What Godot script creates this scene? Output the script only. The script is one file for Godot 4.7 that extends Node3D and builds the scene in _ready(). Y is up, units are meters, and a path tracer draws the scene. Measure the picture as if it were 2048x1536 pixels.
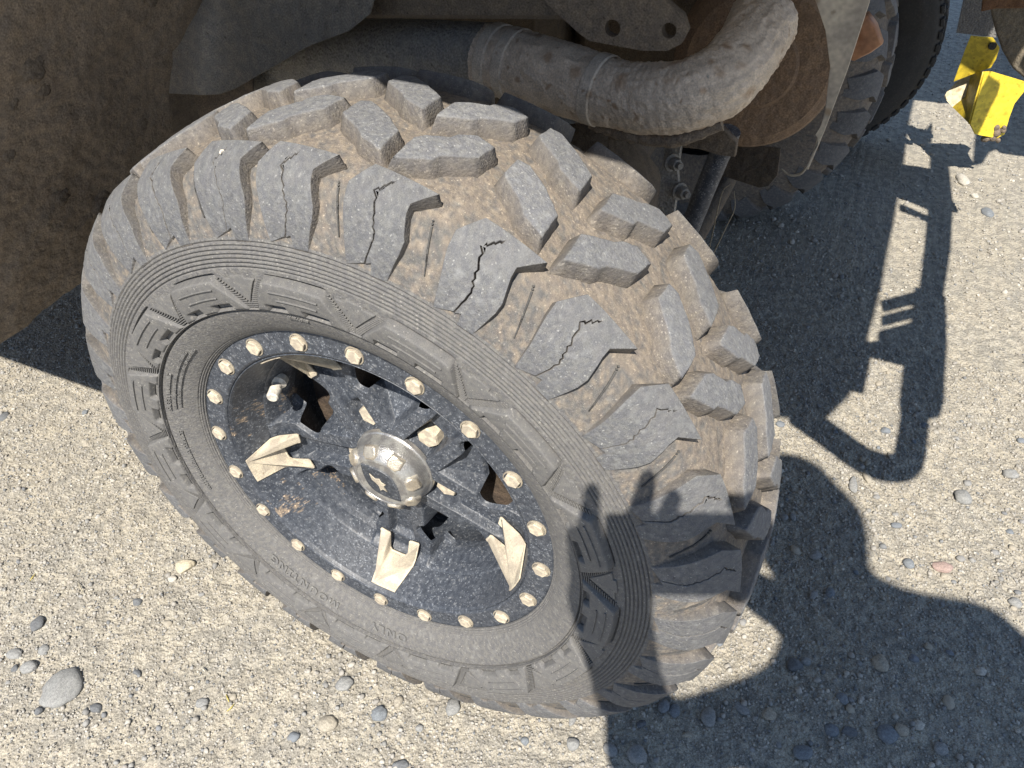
extends Node3D
# A dusty off-road front wheel of a lifted truck on a gravel lot, seen from above by someone who holds a telephone.
# x runs towards the front of the truck, z out of its side, y up; the bolt circle of the near wheel lies in z = 0.

const HC := 0.43            # height of the wheel centre
const RREF := 0.43          # radius at which arc lengths on the tyre are counted
const DS := 0.001
var noise := FastNoiseLite.new()
var rough_noise := FastNoiseLite.new()
var rng := RandomNumberGenerator.new()
var PZ := PackedFloat32Array()
var PR := PackedFloat32Array()
var NZ := PackedFloat32Array()
var NR := PackedFloat32Array()
var PL := 0.0
var M := {}
var used := {}

# ---------------------------------------------------------------- small helpers
class Mb:
	var v := PackedVector3Array()
	var c := PackedColorArray()
	var i := PackedInt32Array()
	func add(p: Vector3, col: Color) -> int:
		v.append(p); c.append(col)
		return v.size() - 1
	func tri(a: int, b: int, d: int) -> void:
		i.append(a); i.append(b); i.append(d)
	func quad(a: int, b: int, d: int, e: int) -> void:
		i.append(a); i.append(b); i.append(d); i.append(a); i.append(d); i.append(e)
	func flip_from(start: int) -> void:
		for k in range(start, i.size(), 3):
			var t := i[k + 1]; i[k + 1] = i[k + 2]; i[k + 2] = t
	func mesh(mat: Material) -> ArrayMesh:
		var n := PackedVector3Array(); n.resize(v.size())
		for k in range(0, i.size(), 3):
			var a := i[k]; var b := i[k + 1]; var d := i[k + 2]
			var f := (v[d] - v[a]).cross(v[b] - v[a])
			n[a] += f; n[b] += f; n[d] += f
		for k in n.size():
			n[k] = n[k].normalized() if n[k].length_squared() > 1e-24 else Vector3.UP
		var arr := []; arr.resize(Mesh.ARRAY_MAX)
		arr[Mesh.ARRAY_VERTEX] = v; arr[Mesh.ARRAY_NORMAL] = n; arr[Mesh.ARRAY_COLOR] = c; arr[Mesh.ARRAY_INDEX] = i
		var m := ArrayMesh.new()
		m.add_surface_from_arrays(Mesh.PRIMITIVE_TRIANGLES, arr)
		m.surface_set_material(0, mat)
		return m

func numbered(called: String, parent: Node) -> String:
	var key := str(parent.get_instance_id()) + called
	var n: int = used.get(key, -1) + 1
	used[key] = n
	return called if n == 0 else "%s_%03d" % [called, n]

func put(called: String, mesh: Mesh, parent: Node, at := Vector3.ZERO) -> MeshInstance3D:
	var o := MeshInstance3D.new()
	o.mesh = mesh; o.name = numbered(called, parent); o.position = at
	parent.add_child(o, true)
	return o

func obj(called: String, b: Mb, mat: Material, parent: Node, at := Vector3.ZERO) -> MeshInstance3D:
	return put(called, b.mesh(mat), parent, at)

func tag(o: Node, label: String, category: String, group := "") -> Node:
	o.set_meta("label", label); o.set_meta("category", category)
	if group: o.set_meta("group", group)
	return o

func thing(called: String, at: Vector3, label: String, category: String, group := "") -> Node3D:
	var o := Node3D.new()
	o.name = numbered(called, self); o.position = at
	add_child(o, true)
	tag(o, label, category, group)
	return o

func lin(r: float, g: float, b: float) -> Color: return Color(r, g, b)
func vary(c: Color, amount: float) -> Color:
	var k := 1.0 + rng.randf_range(-amount, amount)
	return Color(c.r * k, c.g * k, c.b * k)

# ---------------------------------------------------------------- textures
func bytes(size: int, freq: float, s: int, type := FastNoiseLite.TYPE_SIMPLEX_SMOOTH, oct := 4) -> PackedByteArray:
	var f := FastNoiseLite.new()
	f.seed = s; f.frequency = freq; f.noise_type = type; f.fractal_octaves = oct
	var im := f.get_seamless_image(size, size)
	im.convert(Image.FORMAT_L8)
	return im.get_data()

# two colours mixed in patches, grain on top, then flecks [count, smallest, largest radius in pixels, colour, strength]
func surface_texture(size: int, s: int, ca: Color, cb: Color, low: float, high: float, f1: float, grain: float, flecks: Array) -> ImageTexture:
	var p := bytes(size, f1, s)
	var g := bytes(size, 0.22, s + 7, FastNoiseLite.TYPE_SIMPLEX_SMOOTH, 3)
	var out := PackedByteArray(); out.resize(size * size * 3)
	for k in size * size:
		var t := smoothstep(low, high, p[k] / 255.0)
		var m := (1.0 + grain * (g[k] / 127.5 - 1.0)) * 255.0
		out[k * 3] = clampi(int(lerpf(ca.r, cb.r, t) * m), 0, 255)
		out[k * 3 + 1] = clampi(int(lerpf(ca.g, cb.g, t) * m), 0, 255)
		out[k * 3 + 2] = clampi(int(lerpf(ca.b, cb.b, t) * m), 0, 255)
	var r := RandomNumberGenerator.new(); r.seed = s * 31 + 5
	for fl in flecks:
		for n in int(fl[0]):
			var cx := r.randi_range(0, size - 1); var cy := r.randi_range(0, size - 1)
			var rad: float = lerpf(fl[1], fl[2], pow(r.randf(), 3.0))
			var ax := r.randf_range(0.7, 1.6); var ang := r.randf() * TAU
			var ca2 := cos(ang); var sa := sin(ang)
			var col: Color = fl[3]
			var e := int(ceil(rad * 1.6))
			for y in range(-e, e + 1):
				for x in range(-e, e + 1):
					var u := (x * ca2 + y * sa) / ax; var w := (y * ca2 - x * sa) * ax
					var d := sqrt(u * u + w * w) / rad
					if d < 1.0:
						var kk := (posmod(cy + y, size) * size + posmod(cx + x, size)) * 3
						var al: float = float(fl[4]) * (1.0 - d * d)
						out[kk] = int(lerpf(out[kk], col.r * 255, al)); out[kk + 1] = int(lerpf(out[kk + 1], col.g * 255, al)); out[kk + 2] = int(lerpf(out[kk + 2], col.b * 255, al))
	return ImageTexture.create_from_image(Image.create_from_data(size, size, false, Image.FORMAT_RGB8, out))

func bump(size: int, freq: float, s: int, strength: float) -> ImageTexture:
	var f := FastNoiseLite.new(); f.seed = s; f.frequency = freq; f.fractal_octaves = 4
	var im := f.get_seamless_image(size, size)
	im.convert(Image.FORMAT_RGBA8)
	im.bump_map_to_normal_map(strength)
	return ImageTexture.create_from_image(im)

func material(tex: Texture2D, scale: float, rough: float, metal := 0.0, nrm: Texture2D = null, nscale := 1.0) -> StandardMaterial3D:
	var m := StandardMaterial3D.new()
	m.vertex_color_use_as_albedo = true
	m.albedo_texture = tex
	m.roughness = rough; m.metallic = metal
	m.uv1_triplanar = true; m.uv1_scale = Vector3.ONE * scale
	m.uv1_triplanar_sharpness = 4.0
	if nrm:
		m.normal_enabled = true; m.normal_texture = nrm; m.normal_scale = nscale
	return m

func make_materials() -> void:
	var n1 := bump(512, 0.14, 3, 5.0)
	var n2 := bump(512, 0.025, 9, 8.0)
	var white := Color(1, 1, 1)
	var rubber := surface_texture(1024, 11, Color(0.63, 0.63, 0.635), Color(0.68, 0.677, 0.67), 0.35, 0.7, 0.03, 0.14, [[1500, 1.6, 4.2, Color(1, 0.99, 0.96), 0.9], [300, 3.0, 9.0, Color(0.88, 0.86, 0.82), 0.45], [900, 1.5, 4.0, Color(0.42, 0.42, 0.43), 0.6]])
	M.rubber = material(rubber, 3.3, 0.82, 0.0, n1, 0.05)
	var worn := surface_texture(1024, 13, Color(0.62, 0.62, 0.63), Color(0.69, 0.685, 0.675), 0.3, 0.7, 0.03, 0.20, [[1500, 4.0, 18.0, Color(0.84, 0.84, 0.83), 0.35], [700, 3.0, 12.0, Color(0.50, 0.50, 0.51), 0.4], [1500, 1.6, 4.2, Color(1, 0.99, 0.96), 0.9], [900, 1.5, 4.0, Color(0.42, 0.42, 0.43), 0.5]])
	M.tread = material(worn, 3.9, 0.92, 0.0, n1, 0.3)
	var paint := surface_texture(1024, 23, Color(0.46, 0.48, 0.515), Color(0.60, 0.61, 0.63), 0.3, 0.75, 0.03, 0.30, [[1800, 3.0, 9.0, Color(0.34, 0.36, 0.40), 0.6], [3800, 2.2, 5.2, Color(0.98, 0.98, 0.98), 0.95], [900, 3.0, 8.5, Color(0.93, 0.91, 0.88), 0.75]])
	M.paint = material(paint, 3.2, 0.5, 0.0, n1, 0.08)
	var mud := surface_texture(512, 31, Color(0.72, 0.71, 0.695), Color(0.79, 0.77, 0.735), 0.3, 0.7, 0.035, 0.22, [[500, 1.0, 3.0, Color(0.4, 0.37, 0.34), 0.6], [300, 1.0, 3.0, Color(0.95, 0.92, 0.86), 0.4]])
	M.mud = material(mud, 3.0, 0.95, 0.0, n2, 0.7)
	M.steel = material(mud, 2.2, 0.7, 0.0, n1, 0.5)
	var dusty := surface_texture(512, 41, Color(0.82, 0.80, 0.78), Color(0.96, 0.94, 0.90), 0.3, 0.7, 0.02, 0.12, [[220, 1.0, 3.5, Color(0.70, 0.58, 0.45), 0.5], [120, 1.0, 2.0, Color(0.5, 0.45, 0.4), 0.6]])
	M.dusty = material(dusty, 4.0, 0.75, 0.0, n1, 0.2)
	M.bolt = material(dusty, 9.0, 0.6, 0.0, n1, 0.3)
	M.chrome = material(dusty, 6.0, 0.36, 0.7, n1, 0.2)
	var foil := surface_texture(512, 53, Color(0.86, 0.85, 0.835), Color(0.93, 0.92, 0.905), 0.35, 0.65, 0.025, 0.15, [[150, 3.0, 16.0, Color(0.60, 0.50, 0.41), 0.55], [160, 1.0, 3.0, Color(1, 1, 1), 0.6]])
	M.foil = material(foil, 3.0, 0.55, 0.05, n1, 0.25)
	var soil := surface_texture(1024, 61, Color(0.80, 0.79, 0.76), Color(0.93, 0.91, 0.86), 0.35, 0.65, 0.02, 0.26, [[3500, 1.0, 3.5, Color(1, 0.99, 0.95), 0.6], [3500, 1.0, 3.5, Color(0.55, 0.54, 0.53), 0.6]])
	M.soil = material(soil, 1.6, 0.95, 0.0, n1, 0.7)
	M.soil.uv1_world_triplanar = true
	var rock := surface_texture(512, 71, Color(0.82, 0.82, 0.82), Color(0.92, 0.92, 0.91), 0.3, 0.7, 0.05, 0.26, [[300, 1.0, 3.0, Color(1, 1, 1), 0.5], [300, 1.0, 3.0, Color(0.5, 0.5, 0.5), 0.5]])
	M.rock = material(rock, 7.0, 0.9, 0.0, n1, 0.25)
	var scuffed := surface_texture(512, 83, Color(0.86, 0.85, 0.82), Color(0.99, 0.98, 0.95), 0.3, 0.7, 0.02, 0.10, [[60, 4.0, 22.0, Color(0.62, 0.55, 0.46), 0.55], [160, 1.5, 5.0, Color(0.42, 0.37, 0.32), 0.7], [60, 2.0, 9.0, Color(1, 1, 1), 0.5]])
	M.yellow = material(scuffed, 5.0, 0.5, 0.0, n1, 0.15)
	M.body = material(dusty, 1.0, 0.4)
	M.cloth = material(mud, 6.0, 0.9)
	M.glass = material(dusty, 2.0, 0.25)

# ---------------------------------------------------------------- tyre surface: s runs from the outer bead over the tread to the inner bead
func make_profile() -> void:
	var K := [Vector2(-.012, .232), Vector2(0, .242), Vector2(.010, .256), Vector2(.0185, .275), Vector2(.0225, .30), Vector2(.0235, .325), Vector2(.021, .346), Vector2(.0145, .366), Vector2(.005, .385), Vector2(-.007, .402), Vector2(-.028, .4150), Vector2(-.06, .4215), Vector2(-.120, .4255)]
	for k in range(11, -1, -1): K.append(Vector2(-.240 - K[k].x, K[k].y))
	var pts := PackedVector2Array()
	for k in K.size() - 1:
		var a: Vector2 = K[maxi(k - 1, 0)] if k > 0 else 2 * K[0] - K[1]
		var d: Vector2 = K[k + 2] if k + 2 < K.size() else 2 * K[k + 1] - K[k]
		for j in 40: pts.append(K[k].cubic_interpolate(K[k + 1], a, d, j / 40.0))
	pts.append(K[-1])
	var at := 0.0; var seg := 0; var seg_start := 0.0
	while seg < pts.size() - 1:
		var l := pts[seg].distance_to(pts[seg + 1])
		if at > seg_start + l:
			seg_start += l; seg += 1
			continue
		var p := pts[seg].lerp(pts[seg + 1], (at - seg_start) / maxf(l, 1e-9))
		PZ.append(p.x); PR.append(p.y)
		at += DS
	PL = (PZ.size() - 1) * DS
	for k in PZ.size():
		var a := maxi(k - 2, 0); var b := mini(k + 2, PZ.size() - 1)
		var t := Vector2(PZ[b] - PZ[a], PR[b] - PR[a]).normalized()
		NZ.append(t.y); NR.append(-t.x)

func surf(th: float, s: float, h: float) -> Vector3:
	var f := clampf(s / DS, 0, PZ.size() - 1.001)
	var i := int(f); f -= i
	var r := lerpf(PR[i], PR[i + 1], f) + h * lerpf(NR[i], NR[i + 1], f)
	var z := lerpf(PZ[i], PZ[i + 1], f) + h * lerpf(NZ[i], NZ[i + 1], f)
	return Vector3(r * cos(th), r * sin(th), z)

func on_tyre(a: float, s: float, h: float) -> Vector3: return surf(a / RREF, s, h)

# ---------------------------------------------------------------- a raised or free-standing plate with rounded edges over any outline
func inset(p: PackedVector2Array, d: float) -> PackedVector2Array:
	var out := PackedVector2Array()
	var n := p.size()
	for k in n:
		var e1 := (p[k] - p[(k + n - 1) % n]).normalized(); var e2 := (p[(k + 1) % n] - p[k]).normalized()
		var n1 := Vector2(-e1.y, e1.x); var n2 := Vector2(-e2.y, e2.x)
		var m := n1 + n2
		if m.length() < 0.3: m = n1
		var l := minf(1.0 / maxf(0.35, m.normalized().dot(n1)), 2.0)
		out.append(p[k] + m.normalized() * d * l)
	return out

func densify(p: PackedVector2Array, step: float) -> PackedVector2Array:
	var out := PackedVector2Array()
	for k in p.size():
		var a := p[k]; var b := p[(k + 1) % p.size()]
		var n := maxi(1, int(ceil(a.distance_to(b) / step)))
		for j in n: out.append(a.lerp(b, float(j) / n))
	return out

# where: (a, s, h) -> point; rings of the outline at growing height, then the top with a fine grid
# low_h / low_out: height and widening of the foot; back closes the underside
func slab(b: Mb, outline: Array, where: Callable, high: Callable, low_h: float, low_out: float, bev: float, grid: float, rough: float, top_c: Color, side_c: Color, back := false, side_vary := 0.15) -> void:
	var p := PackedVector2Array(outline)
	if Geometry2D.is_polygon_clockwise(p): p.reverse()
	if bev > 0.0 and grid > 0.0: p = densify(p, grid)
	var n := p.size()
	var rings := [inset(p, -low_out), p, inset(p, bev * 0.35), inset(p, bev)]
	var drop := [low_h, -bev, -bev * 0.3, 0.0]
	var start := b.i.size()
	var first := b.v.size()
	for r in 4:
		for k in n:
			var q: Vector2 = rings[r][k]
			var hh: float = high.call(q)
			var h: float = low_h if r == 0 else hh + drop[r]
			if r == 3: h += rough * noise.get_noise_2d(q.x * 900.0, q.y * 900.0 + hh * 3000.0)
			var w: Vector3 = where.call(q.x, q.y, h)
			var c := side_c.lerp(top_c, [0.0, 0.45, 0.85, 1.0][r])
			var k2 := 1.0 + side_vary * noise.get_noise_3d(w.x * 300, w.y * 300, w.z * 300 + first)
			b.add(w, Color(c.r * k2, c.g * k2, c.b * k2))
	for r in 3:
		for k in n:
			var a := first + r * n + k; var d := first + r * n + (k + 1) % n
			b.quad(a, a + n, d + n, d)
	var inner: PackedVector2Array = rings[3]
	var pts := inner.duplicate()
	if grid > 0.0:
		var lo := inner[0]; var hi := inner[0]
		for q in inner: lo = lo.min(q); hi = hi.max(q)
		var safe := inset(inner, grid * 0.45)
		var y := lo.y + grid * 0.5
		while y < hi.y:
			var x := lo.x + grid * 0.5
			while x < hi.x:
				var q := Vector2(x + rng.randf_range(-.25, .25) * grid, y + rng.randf_range(-.25, .25) * grid)
				if Geometry2D.is_point_in_polygon(q, safe): pts.append(q)
				x += grid
			y += grid
	var ids := PackedInt32Array()
	for k in pts.size():
		if k < n: ids.append(first + 3 * n + k)
		else:
			var q := pts[k]
			var hh: float = high.call(q)
			var w: Vector3 = where.call(q.x, q.y, hh + rough * noise.get_noise_2d(q.x * 900.0, q.y * 900.0 + hh * 3000.0))
			var k2 := 1.0 + side_vary * noise.get_noise_3d(w.x * 300, w.y * 300, w.z * 300 + first)
			ids.append(b.add(w, Color(top_c.r * k2, top_c.g * k2, top_c.b * k2)))
	var tris := Geometry2D.triangulate_delaunay(pts) if grid > 0.0 else Geometry2D.triangulate_polygon(pts)
	for k in range(0, tris.size(), 3):
		var p0 := pts[tris[k]]; var p1 := pts[tris[k + 1]]; var p2 := pts[tris[k + 2]]
		if grid > 0.0 and not Geometry2D.is_point_in_polygon((p0 + p1 + p2) / 3.0, inner): continue
		if (p1 - p0).cross(p2 - p0) > 0: b.tri(ids[tris[k]], ids[tris[k + 2]], ids[tris[k + 1]])
		else: b.tri(ids[tris[k]], ids[tris[k + 1]], ids[tris[k + 2]])
	if back:
		var foot: PackedVector2Array = rings[0]
		var f0 := b.v.size()
		for k in n: b.add(where.call(foot[k].x, foot[k].y, low_h), side_c)
		var t2 := Geometry2D.triangulate_polygon(foot)
		for k in range(0, t2.size(), 3):
			var p0 := foot[t2[k]]; var p1 := foot[t2[k + 1]]; var p2 := foot[t2[k + 2]]
			if (p1 - p0).cross(p2 - p0) > 0: b.tri(f0 + t2[k], f0 + t2[k + 1], f0 + t2[k + 2])
			else: b.tri(f0 + t2[k], f0 + t2[k + 2], f0 + t2[k + 1])
	# outlines run so that where() may mirror them: turn faces that point inwards
	var a0 := b.v[first]; var up: Vector3 = where.call(p[0].x, p[0].y, 1.0) - where.call(p[0].x, p[0].y, 0.0)
	var e1: Vector3 = where.call(p[0].x + .001, p[0].y, 0.0) - where.call(p[0].x, p[0].y, 0.0)
	var e2: Vector3 = where.call(p[0].x, p[0].y + .001, 0.0) - where.call(p[0].x, p[0].y, 0.0)
	if e1.cross(e2).dot(up) < 0: b.flip_from(start)

func with_hole(outline: Array, c: Vector2, r: float, sides := 14) -> Array:
	var best := 0
	for k in outline.size():
		if outline[k].distance_to(c) < outline[best].distance_to(c): best = k
	var p := PackedVector2Array(outline)
	var cw := Geometry2D.is_polygon_clockwise(p)
	var dir: Vector2 = (outline[best] - c).normalized()
	var a0 := dir.angle()
	var out := []
	for k in outline.size():
		out.append(outline[k])
		if k == best:
			for j in sides + 1:
				var t := float(j) / sides
				var ang := a0 + lerpf(0.004, TAU - 0.004, t) * (1.0 if cw else -1.0)
				out.append(c + Vector2.from_angle(ang) * r)
			out.append(outline[k] + (outline[(k + 1) % outline.size()] - outline[k]).normalized() * 0.00005)
	return out

# a plate in space: outline in (x, y) of the frame, thickness t towards -n
func frame_plate(called: String, outline: Array, origin: Vector3, ex: Vector3, ey: Vector3, t: float, mat: Material, top_c: Color, side_c: Color, parent: Node, bev := 0.0015, grid := 0.02, rough := 0.0004, warp = null) -> MeshInstance3D:
	var n := ex.cross(ey).normalized()
	var b := Mb.new()
	var where := func(a: float, s: float, h: float) -> Vector3:
		var hh: float = h + (warp.call(a, s) if warp != null else 0.0)
		return origin + ex * a + ey * s + n * hh
	slab(b, outline, where, func(_q): return t, 0.0, 0.0, bev, grid, rough, top_c, side_c, true)
	return obj(called, b, mat, parent)

func sweep(b: Mb, path: Array, radii: Array, sides: int, rough: float, freq: float, col: Color, steps := 8, wave = null, cap := true) -> void:
	var pts := PackedVector3Array(); var rr := PackedFloat32Array()
	for k in path.size() - 1:
		var a: Vector3 = path[k - 1] if k > 0 else 2.0 * path[0] - path[1]
		var d: Vector3 = path[k + 2] if k + 2 < path.size() else 2.0 * path[k + 1] - path[k]
		for j in steps:
			var t := float(j) / steps
			pts.append(path[k].cubic_interpolate(path[k + 1], a, d, t))
			rr.append(lerpf(radii[k], radii[k + 1], t))
	pts.append(path[-1]); rr.append(radii[-1])
	var first := b.v.size()
	var side := Vector3.UP
	var along := 0.0
	for k in pts.size():
		var t := (pts[mini(k + 1, pts.size() - 1)] - pts[maxi(k - 1, 0)]).normalized()
		if k > 0: along += pts[k].distance_to(pts[k - 1])
		side = (side - t * side.dot(t)).normalized() if absf(side.dot(t)) < 0.99 else t.cross(Vector3.RIGHT).normalized()
		var other := t.cross(side)
		for j in sides:
			var an := TAU * j / sides
			var dir := side * cos(an) + other * sin(an)
			var r := rr[k]
			var q := pts[k] + dir * r
			if rough > 0.0: r += rough * noise.get_noise_3d(q.x * freq, q.y * freq, q.z * freq)
			if wave != null: r += wave.call(along, an)
			var kk := 1.0 + 0.14 * noise.get_noise_3d(q.x * 220, q.y * 220, q.z * 220)
			b.add(pts[k] + dir * r, Color(col.r * kk, col.g * kk, col.b * kk))
	for k in pts.size() - 1:
		for j in sides:
			var a := first + k * sides + j; var d := first + k * sides + (j + 1) % sides
			b.quad(a, d, d + sides, a + sides)
	if cap:
		for e in [0, pts.size() - 1]:
			var c := b.add(pts[e], col)
			var ring := PackedInt32Array()
			for j in sides: ring.append(b.add(b.v[first + e * sides + j], col))
			for j in sides:
				if e == 0: b.tri(c, ring[(j + 1) % sides], ring[j])
				else: b.tri(c, ring[j], ring[(j + 1) % sides])

# profile of (radius, height) turned about an axis
func lathe(b: Mb, profile: Array, origin: Vector3, axis: Vector3, sides: int, col: Color, hard := true, from := 0.0, to := TAU) -> void:
	axis = axis.normalized()
	var e1 := (Vector3.UP if absf(axis.y) < 0.9 else Vector3.RIGHT).cross(axis).normalized()
	var e2 := axis.cross(e1)
	var closed := to - from > TAU - 0.001
	var n := sides if closed else sides + 1
	for k in profile.size() - 1:
		var first := b.v.size()
		for r in 2:
			var q: Vector2 = profile[k + r]
			for j in n:
				var an := from + (to - from) * j / sides
				var w := origin + (e1 * cos(an) + e2 * sin(an)) * q.x + axis * q.y
				var kk := 1.0 + 0.1 * noise.get_noise_3d(w.x * 260, w.y * 260, w.z * 260)
				b.add(w, Color(col.r * kk, col.g * kk, col.b * kk))
		for j in sides:
			var a := first + j; var d := first + (j + 1) % n
			b.quad(a, a + n, d + n, d)

func box(b: Mb, lo: Vector3, hi: Vector3, bev: float, col: Color, turn := Basis.IDENTITY, origin := Vector3.ZERO) -> void:
	var c := (lo + hi) * 0.5; var e := (hi - lo) * 0.5
	for ax in 3:
		for sgn in [-1, 1]:
			var u := (ax + 1) % 3; var w := (ax + 2) % 3
			var n := Vector3.ZERO; n[ax] = sgn
			var ids := []
			for q in [[-1, -1], [1, -1], [1, 1], [-1, 1]]:
				var p := Vector3.ZERO
				p[ax] = sgn * e[ax]; p[u] = q[0] * (e[u] - bev); p[w] = q[1] * (e[w] - bev)
				ids.append(b.add(origin + turn * (c + p), col))
			if sgn > 0: b.quad(ids[0], ids[3], ids[2], ids[1])
			else: b.quad(ids[0], ids[1], ids[2], ids[3])
	# chamfers along the twelve edges and the eight corners
	if bev <= 0.0: return
	for ax in 3:
		var u := (ax + 1) % 3; var w := (ax + 2) % 3
		for su in [-1, 1]:
			for sw in [-1, 1]:
				var ids := []
				for q in [[-1, 0], [1, 0], [1, 1], [-1, 1]]:
					var p := Vector3.ZERO
					p[ax] = q[0] * (e[ax] - bev)
					p[u] = su * (e[u] if q[1] == 0 else e[u] - bev); p[w] = sw * (e[w] - bev if q[1] == 0 else e[w])
					ids.append(b.add(origin + turn * (c + p), col))
				if su * sw > 0: b.quad(ids[0], ids[3], ids[2], ids[1])
				else: b.quad(ids[0], ids[1], ids[2], ids[3])

func hexagon(b: Mb, origin: Vector3, axis: Vector3, r: float, h: float, col: Color, spin := 0.0) -> void:
	axis = axis.normalized()
	var e1 := (Vector3.UP if absf(axis.y) < 0.9 else Vector3.RIGHT).cross(axis).normalized().rotated(axis, spin)
	var e2 := axis.cross(e1)
	var lv := [[r, 0.0], [r, h * 0.86], [r * 0.93, h]]
	for seg in 3:
		for j in 6:
			var a0 := TAU * j / 6; var a1 := TAU * (j + 1) / 6
			var d0 := e1 * cos(a0) + e2 * sin(a0); var d1 := e1 * cos(a1) + e2 * sin(a1)
			if seg < 2:
				var i0 := b.add(origin + d0 * lv[seg][0] + axis * lv[seg][1], col); var i1 := b.add(origin + d1 * lv[seg][0] + axis * lv[seg][1], col)
				var i2 := b.add(origin + d1 * lv[seg + 1][0] + axis * lv[seg + 1][1], col); var i3 := b.add(origin + d0 * lv[seg + 1][0] + axis * lv[seg + 1][1], col)
				b.quad(i0, i3, i2, i1)
			else:
				var i0 := b.add(origin + axis * h * 0.99, col)
				b.tri(i0, b.add(origin + d1 * lv[2][0] + axis * h, col), b.add(origin + d0 * lv[2][0] + axis * h, col))

# ---------------------------------------------------------------- the near tyre
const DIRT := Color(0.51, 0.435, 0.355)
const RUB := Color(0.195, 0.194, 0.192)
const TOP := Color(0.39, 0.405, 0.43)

func carcass_mesh() -> ArrayMesh:
	var ss := PackedFloat32Array(); var hh := PackedFloat32Array()
	var s := 0.0
	while s < PL:
		var h := 0.0
		if s > 0.104 and s < 0.1335:                                     # seven fine circumferential grooves
			var f := fposmod(s - 0.104, 0.0042)
			if f > 0.0028: h = -0.0016
		if s > 0.0562 and s < 0.0590: h = -0.0035                          # the deep line inside the ornaments
		if s >= 0.0592 and s < 0.0612: h = 0.0026
		if s >= 0.0616 and s < 0.0690: h = -0.0022
		if s > 0.003 and s < 0.016 and fposmod(s, 0.0030) < 0.0012: h = -0.001   # bead lines
		ss.append(s); hh.append(h)
		if s < 0.14: s += 0.0007
		elif s < PL - 0.14: s += 0.0035
		else: s += 0.006
	ss.append(PL); hh.append(0.0)
	var b := Mb.new()
	var n := 720
	for k in ss.size():
		for j in n:
			var th := TAU * j / n
			var p := surf(th, ss[k], hh[k])
			if ss[k] > 0.0990 and ss[k] < 0.1018:             # short deep notches along the outer edge of each ornament
				var dd := fposmod(175.5 - rad_to_deg(th), 24.0)
				if dd > 6.6 and dd < 18.2: p = surf(th, ss[k], -0.003)
			var side := noise.get_noise_3d(p.x * 60, p.y * 60, p.z * 60)
			var fine := noise.get_noise_3d(p.x * 330, p.y * 330, p.z * 330)
			if ss[k] > 0.15: p += Vector3(p.x, p.y, 0).normalized() * (side * 0.0012 + fine * 0.0005)
			var d := 0.0
			var mid := noise.get_noise_3d(p.x * 140 + 5, p.y * 140, p.z * 140)
			if ss[k] > 0.137: d = smoothstep(-0.45, 0.45, side * 0.6 + mid * 0.7 + fine * 0.5 + (0.26 if ss[k] > 0.2 else -0.10))
			else: d = 0.10 * smoothstep(0.0, 0.6, mid * 0.7 + fine * 0.5)
			var c := (RUB * 1.45 if ss[k] > 0.137 else RUB * 1.75).lerp(DIRT, d * 0.85)
			var v := 1.0 + (0.16 if ss[k] > 0.137 else 0.05) * fine
			b.add(p, Color(c.r * v, c.g * v, c.b * v))
	for k in ss.size() - 1:
		for j in n:
			var a := k * n + j; var d := k * n + (j + 1) % n
			b.quad(a, d, d + n, a + n)
	return b.mesh(M.tread)

func v2(flat: Array) -> Array:
	var o := []
	for k in range(0, flat.size(), 2): o.append(Vector2(flat[k], flat[k + 1]))
	return o

func moved(p: Array, a: float, s: float, mirror := false, scale := 1.0) -> Array:
	var o := []
	for q in p: o.append(Vector2(a + q.x * scale * (-1.0 if mirror else 1.0), s + q.y * (-1.0 if mirror else 1.0)))
	return o

func shoulder_height(q: Vector2) -> float:
	var s := minf(q.y, PL - q.y)
	if s < 0.160: return lerpf(0.0004, 0.0075, clampf((s - 0.134) / 0.026, 0, 1))
	if s < 0.190: return lerpf(0.0075, 0.0125, (s - 0.160) / 0.03)
	return lerpf(0.0125, 0.0170, clampf((s - 0.190) / 0.025, 0, 1))

func block_height(_q: Vector2) -> float: return 0.0180

func jitter(p: Array, amount: float) -> Array:
	var o := []
	for q in p: o.append(q + Vector2(rng.randf_range(-amount, amount), rng.randf_range(-amount, amount)))
	return o

func bent_text(text: String, size: float, from_deg: float, s0: float, h: float, called: String, parent: Node, stretch := 1.0, flip := false) -> void:
	var tm := TextMesh.new()
	var f := SystemFont.new(); f.font_names = PackedStringArray(["Droid Sans"]); f.font_weight = 700
	tm.font = f; tm.font_size = 24; tm.pixel_size = size / 24.0; tm.depth = 0.0026; tm.text = text; tm.curve_step = 2.0
	tm.horizontal_alignment = HORIZONTAL_ALIGNMENT_LEFT; tm.vertical_alignment = VERTICAL_ALIGNMENT_BOTTOM
	var arr := tm.get_mesh_arrays()
	var b := Mb.new()
	var src: PackedVector3Array = arr[Mesh.ARRAY_VERTEX]
	var idx: PackedInt32Array = arr[Mesh.ARRAY_INDEX]
	for p in src:
		var s := s0 + p.y
		var i := clampi(int(s / DS), 0, PZ.size() - 1)
		b.add(surf(deg_to_rad(from_deg) - p.x * stretch / PR[i], s, p.z + h), RUB * 1.95)
	if idx.size(): b.i = idx
	else:
		for k in src.size(): b.i.append(k)
	obj(called, b, M.rubber, parent)

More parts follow.
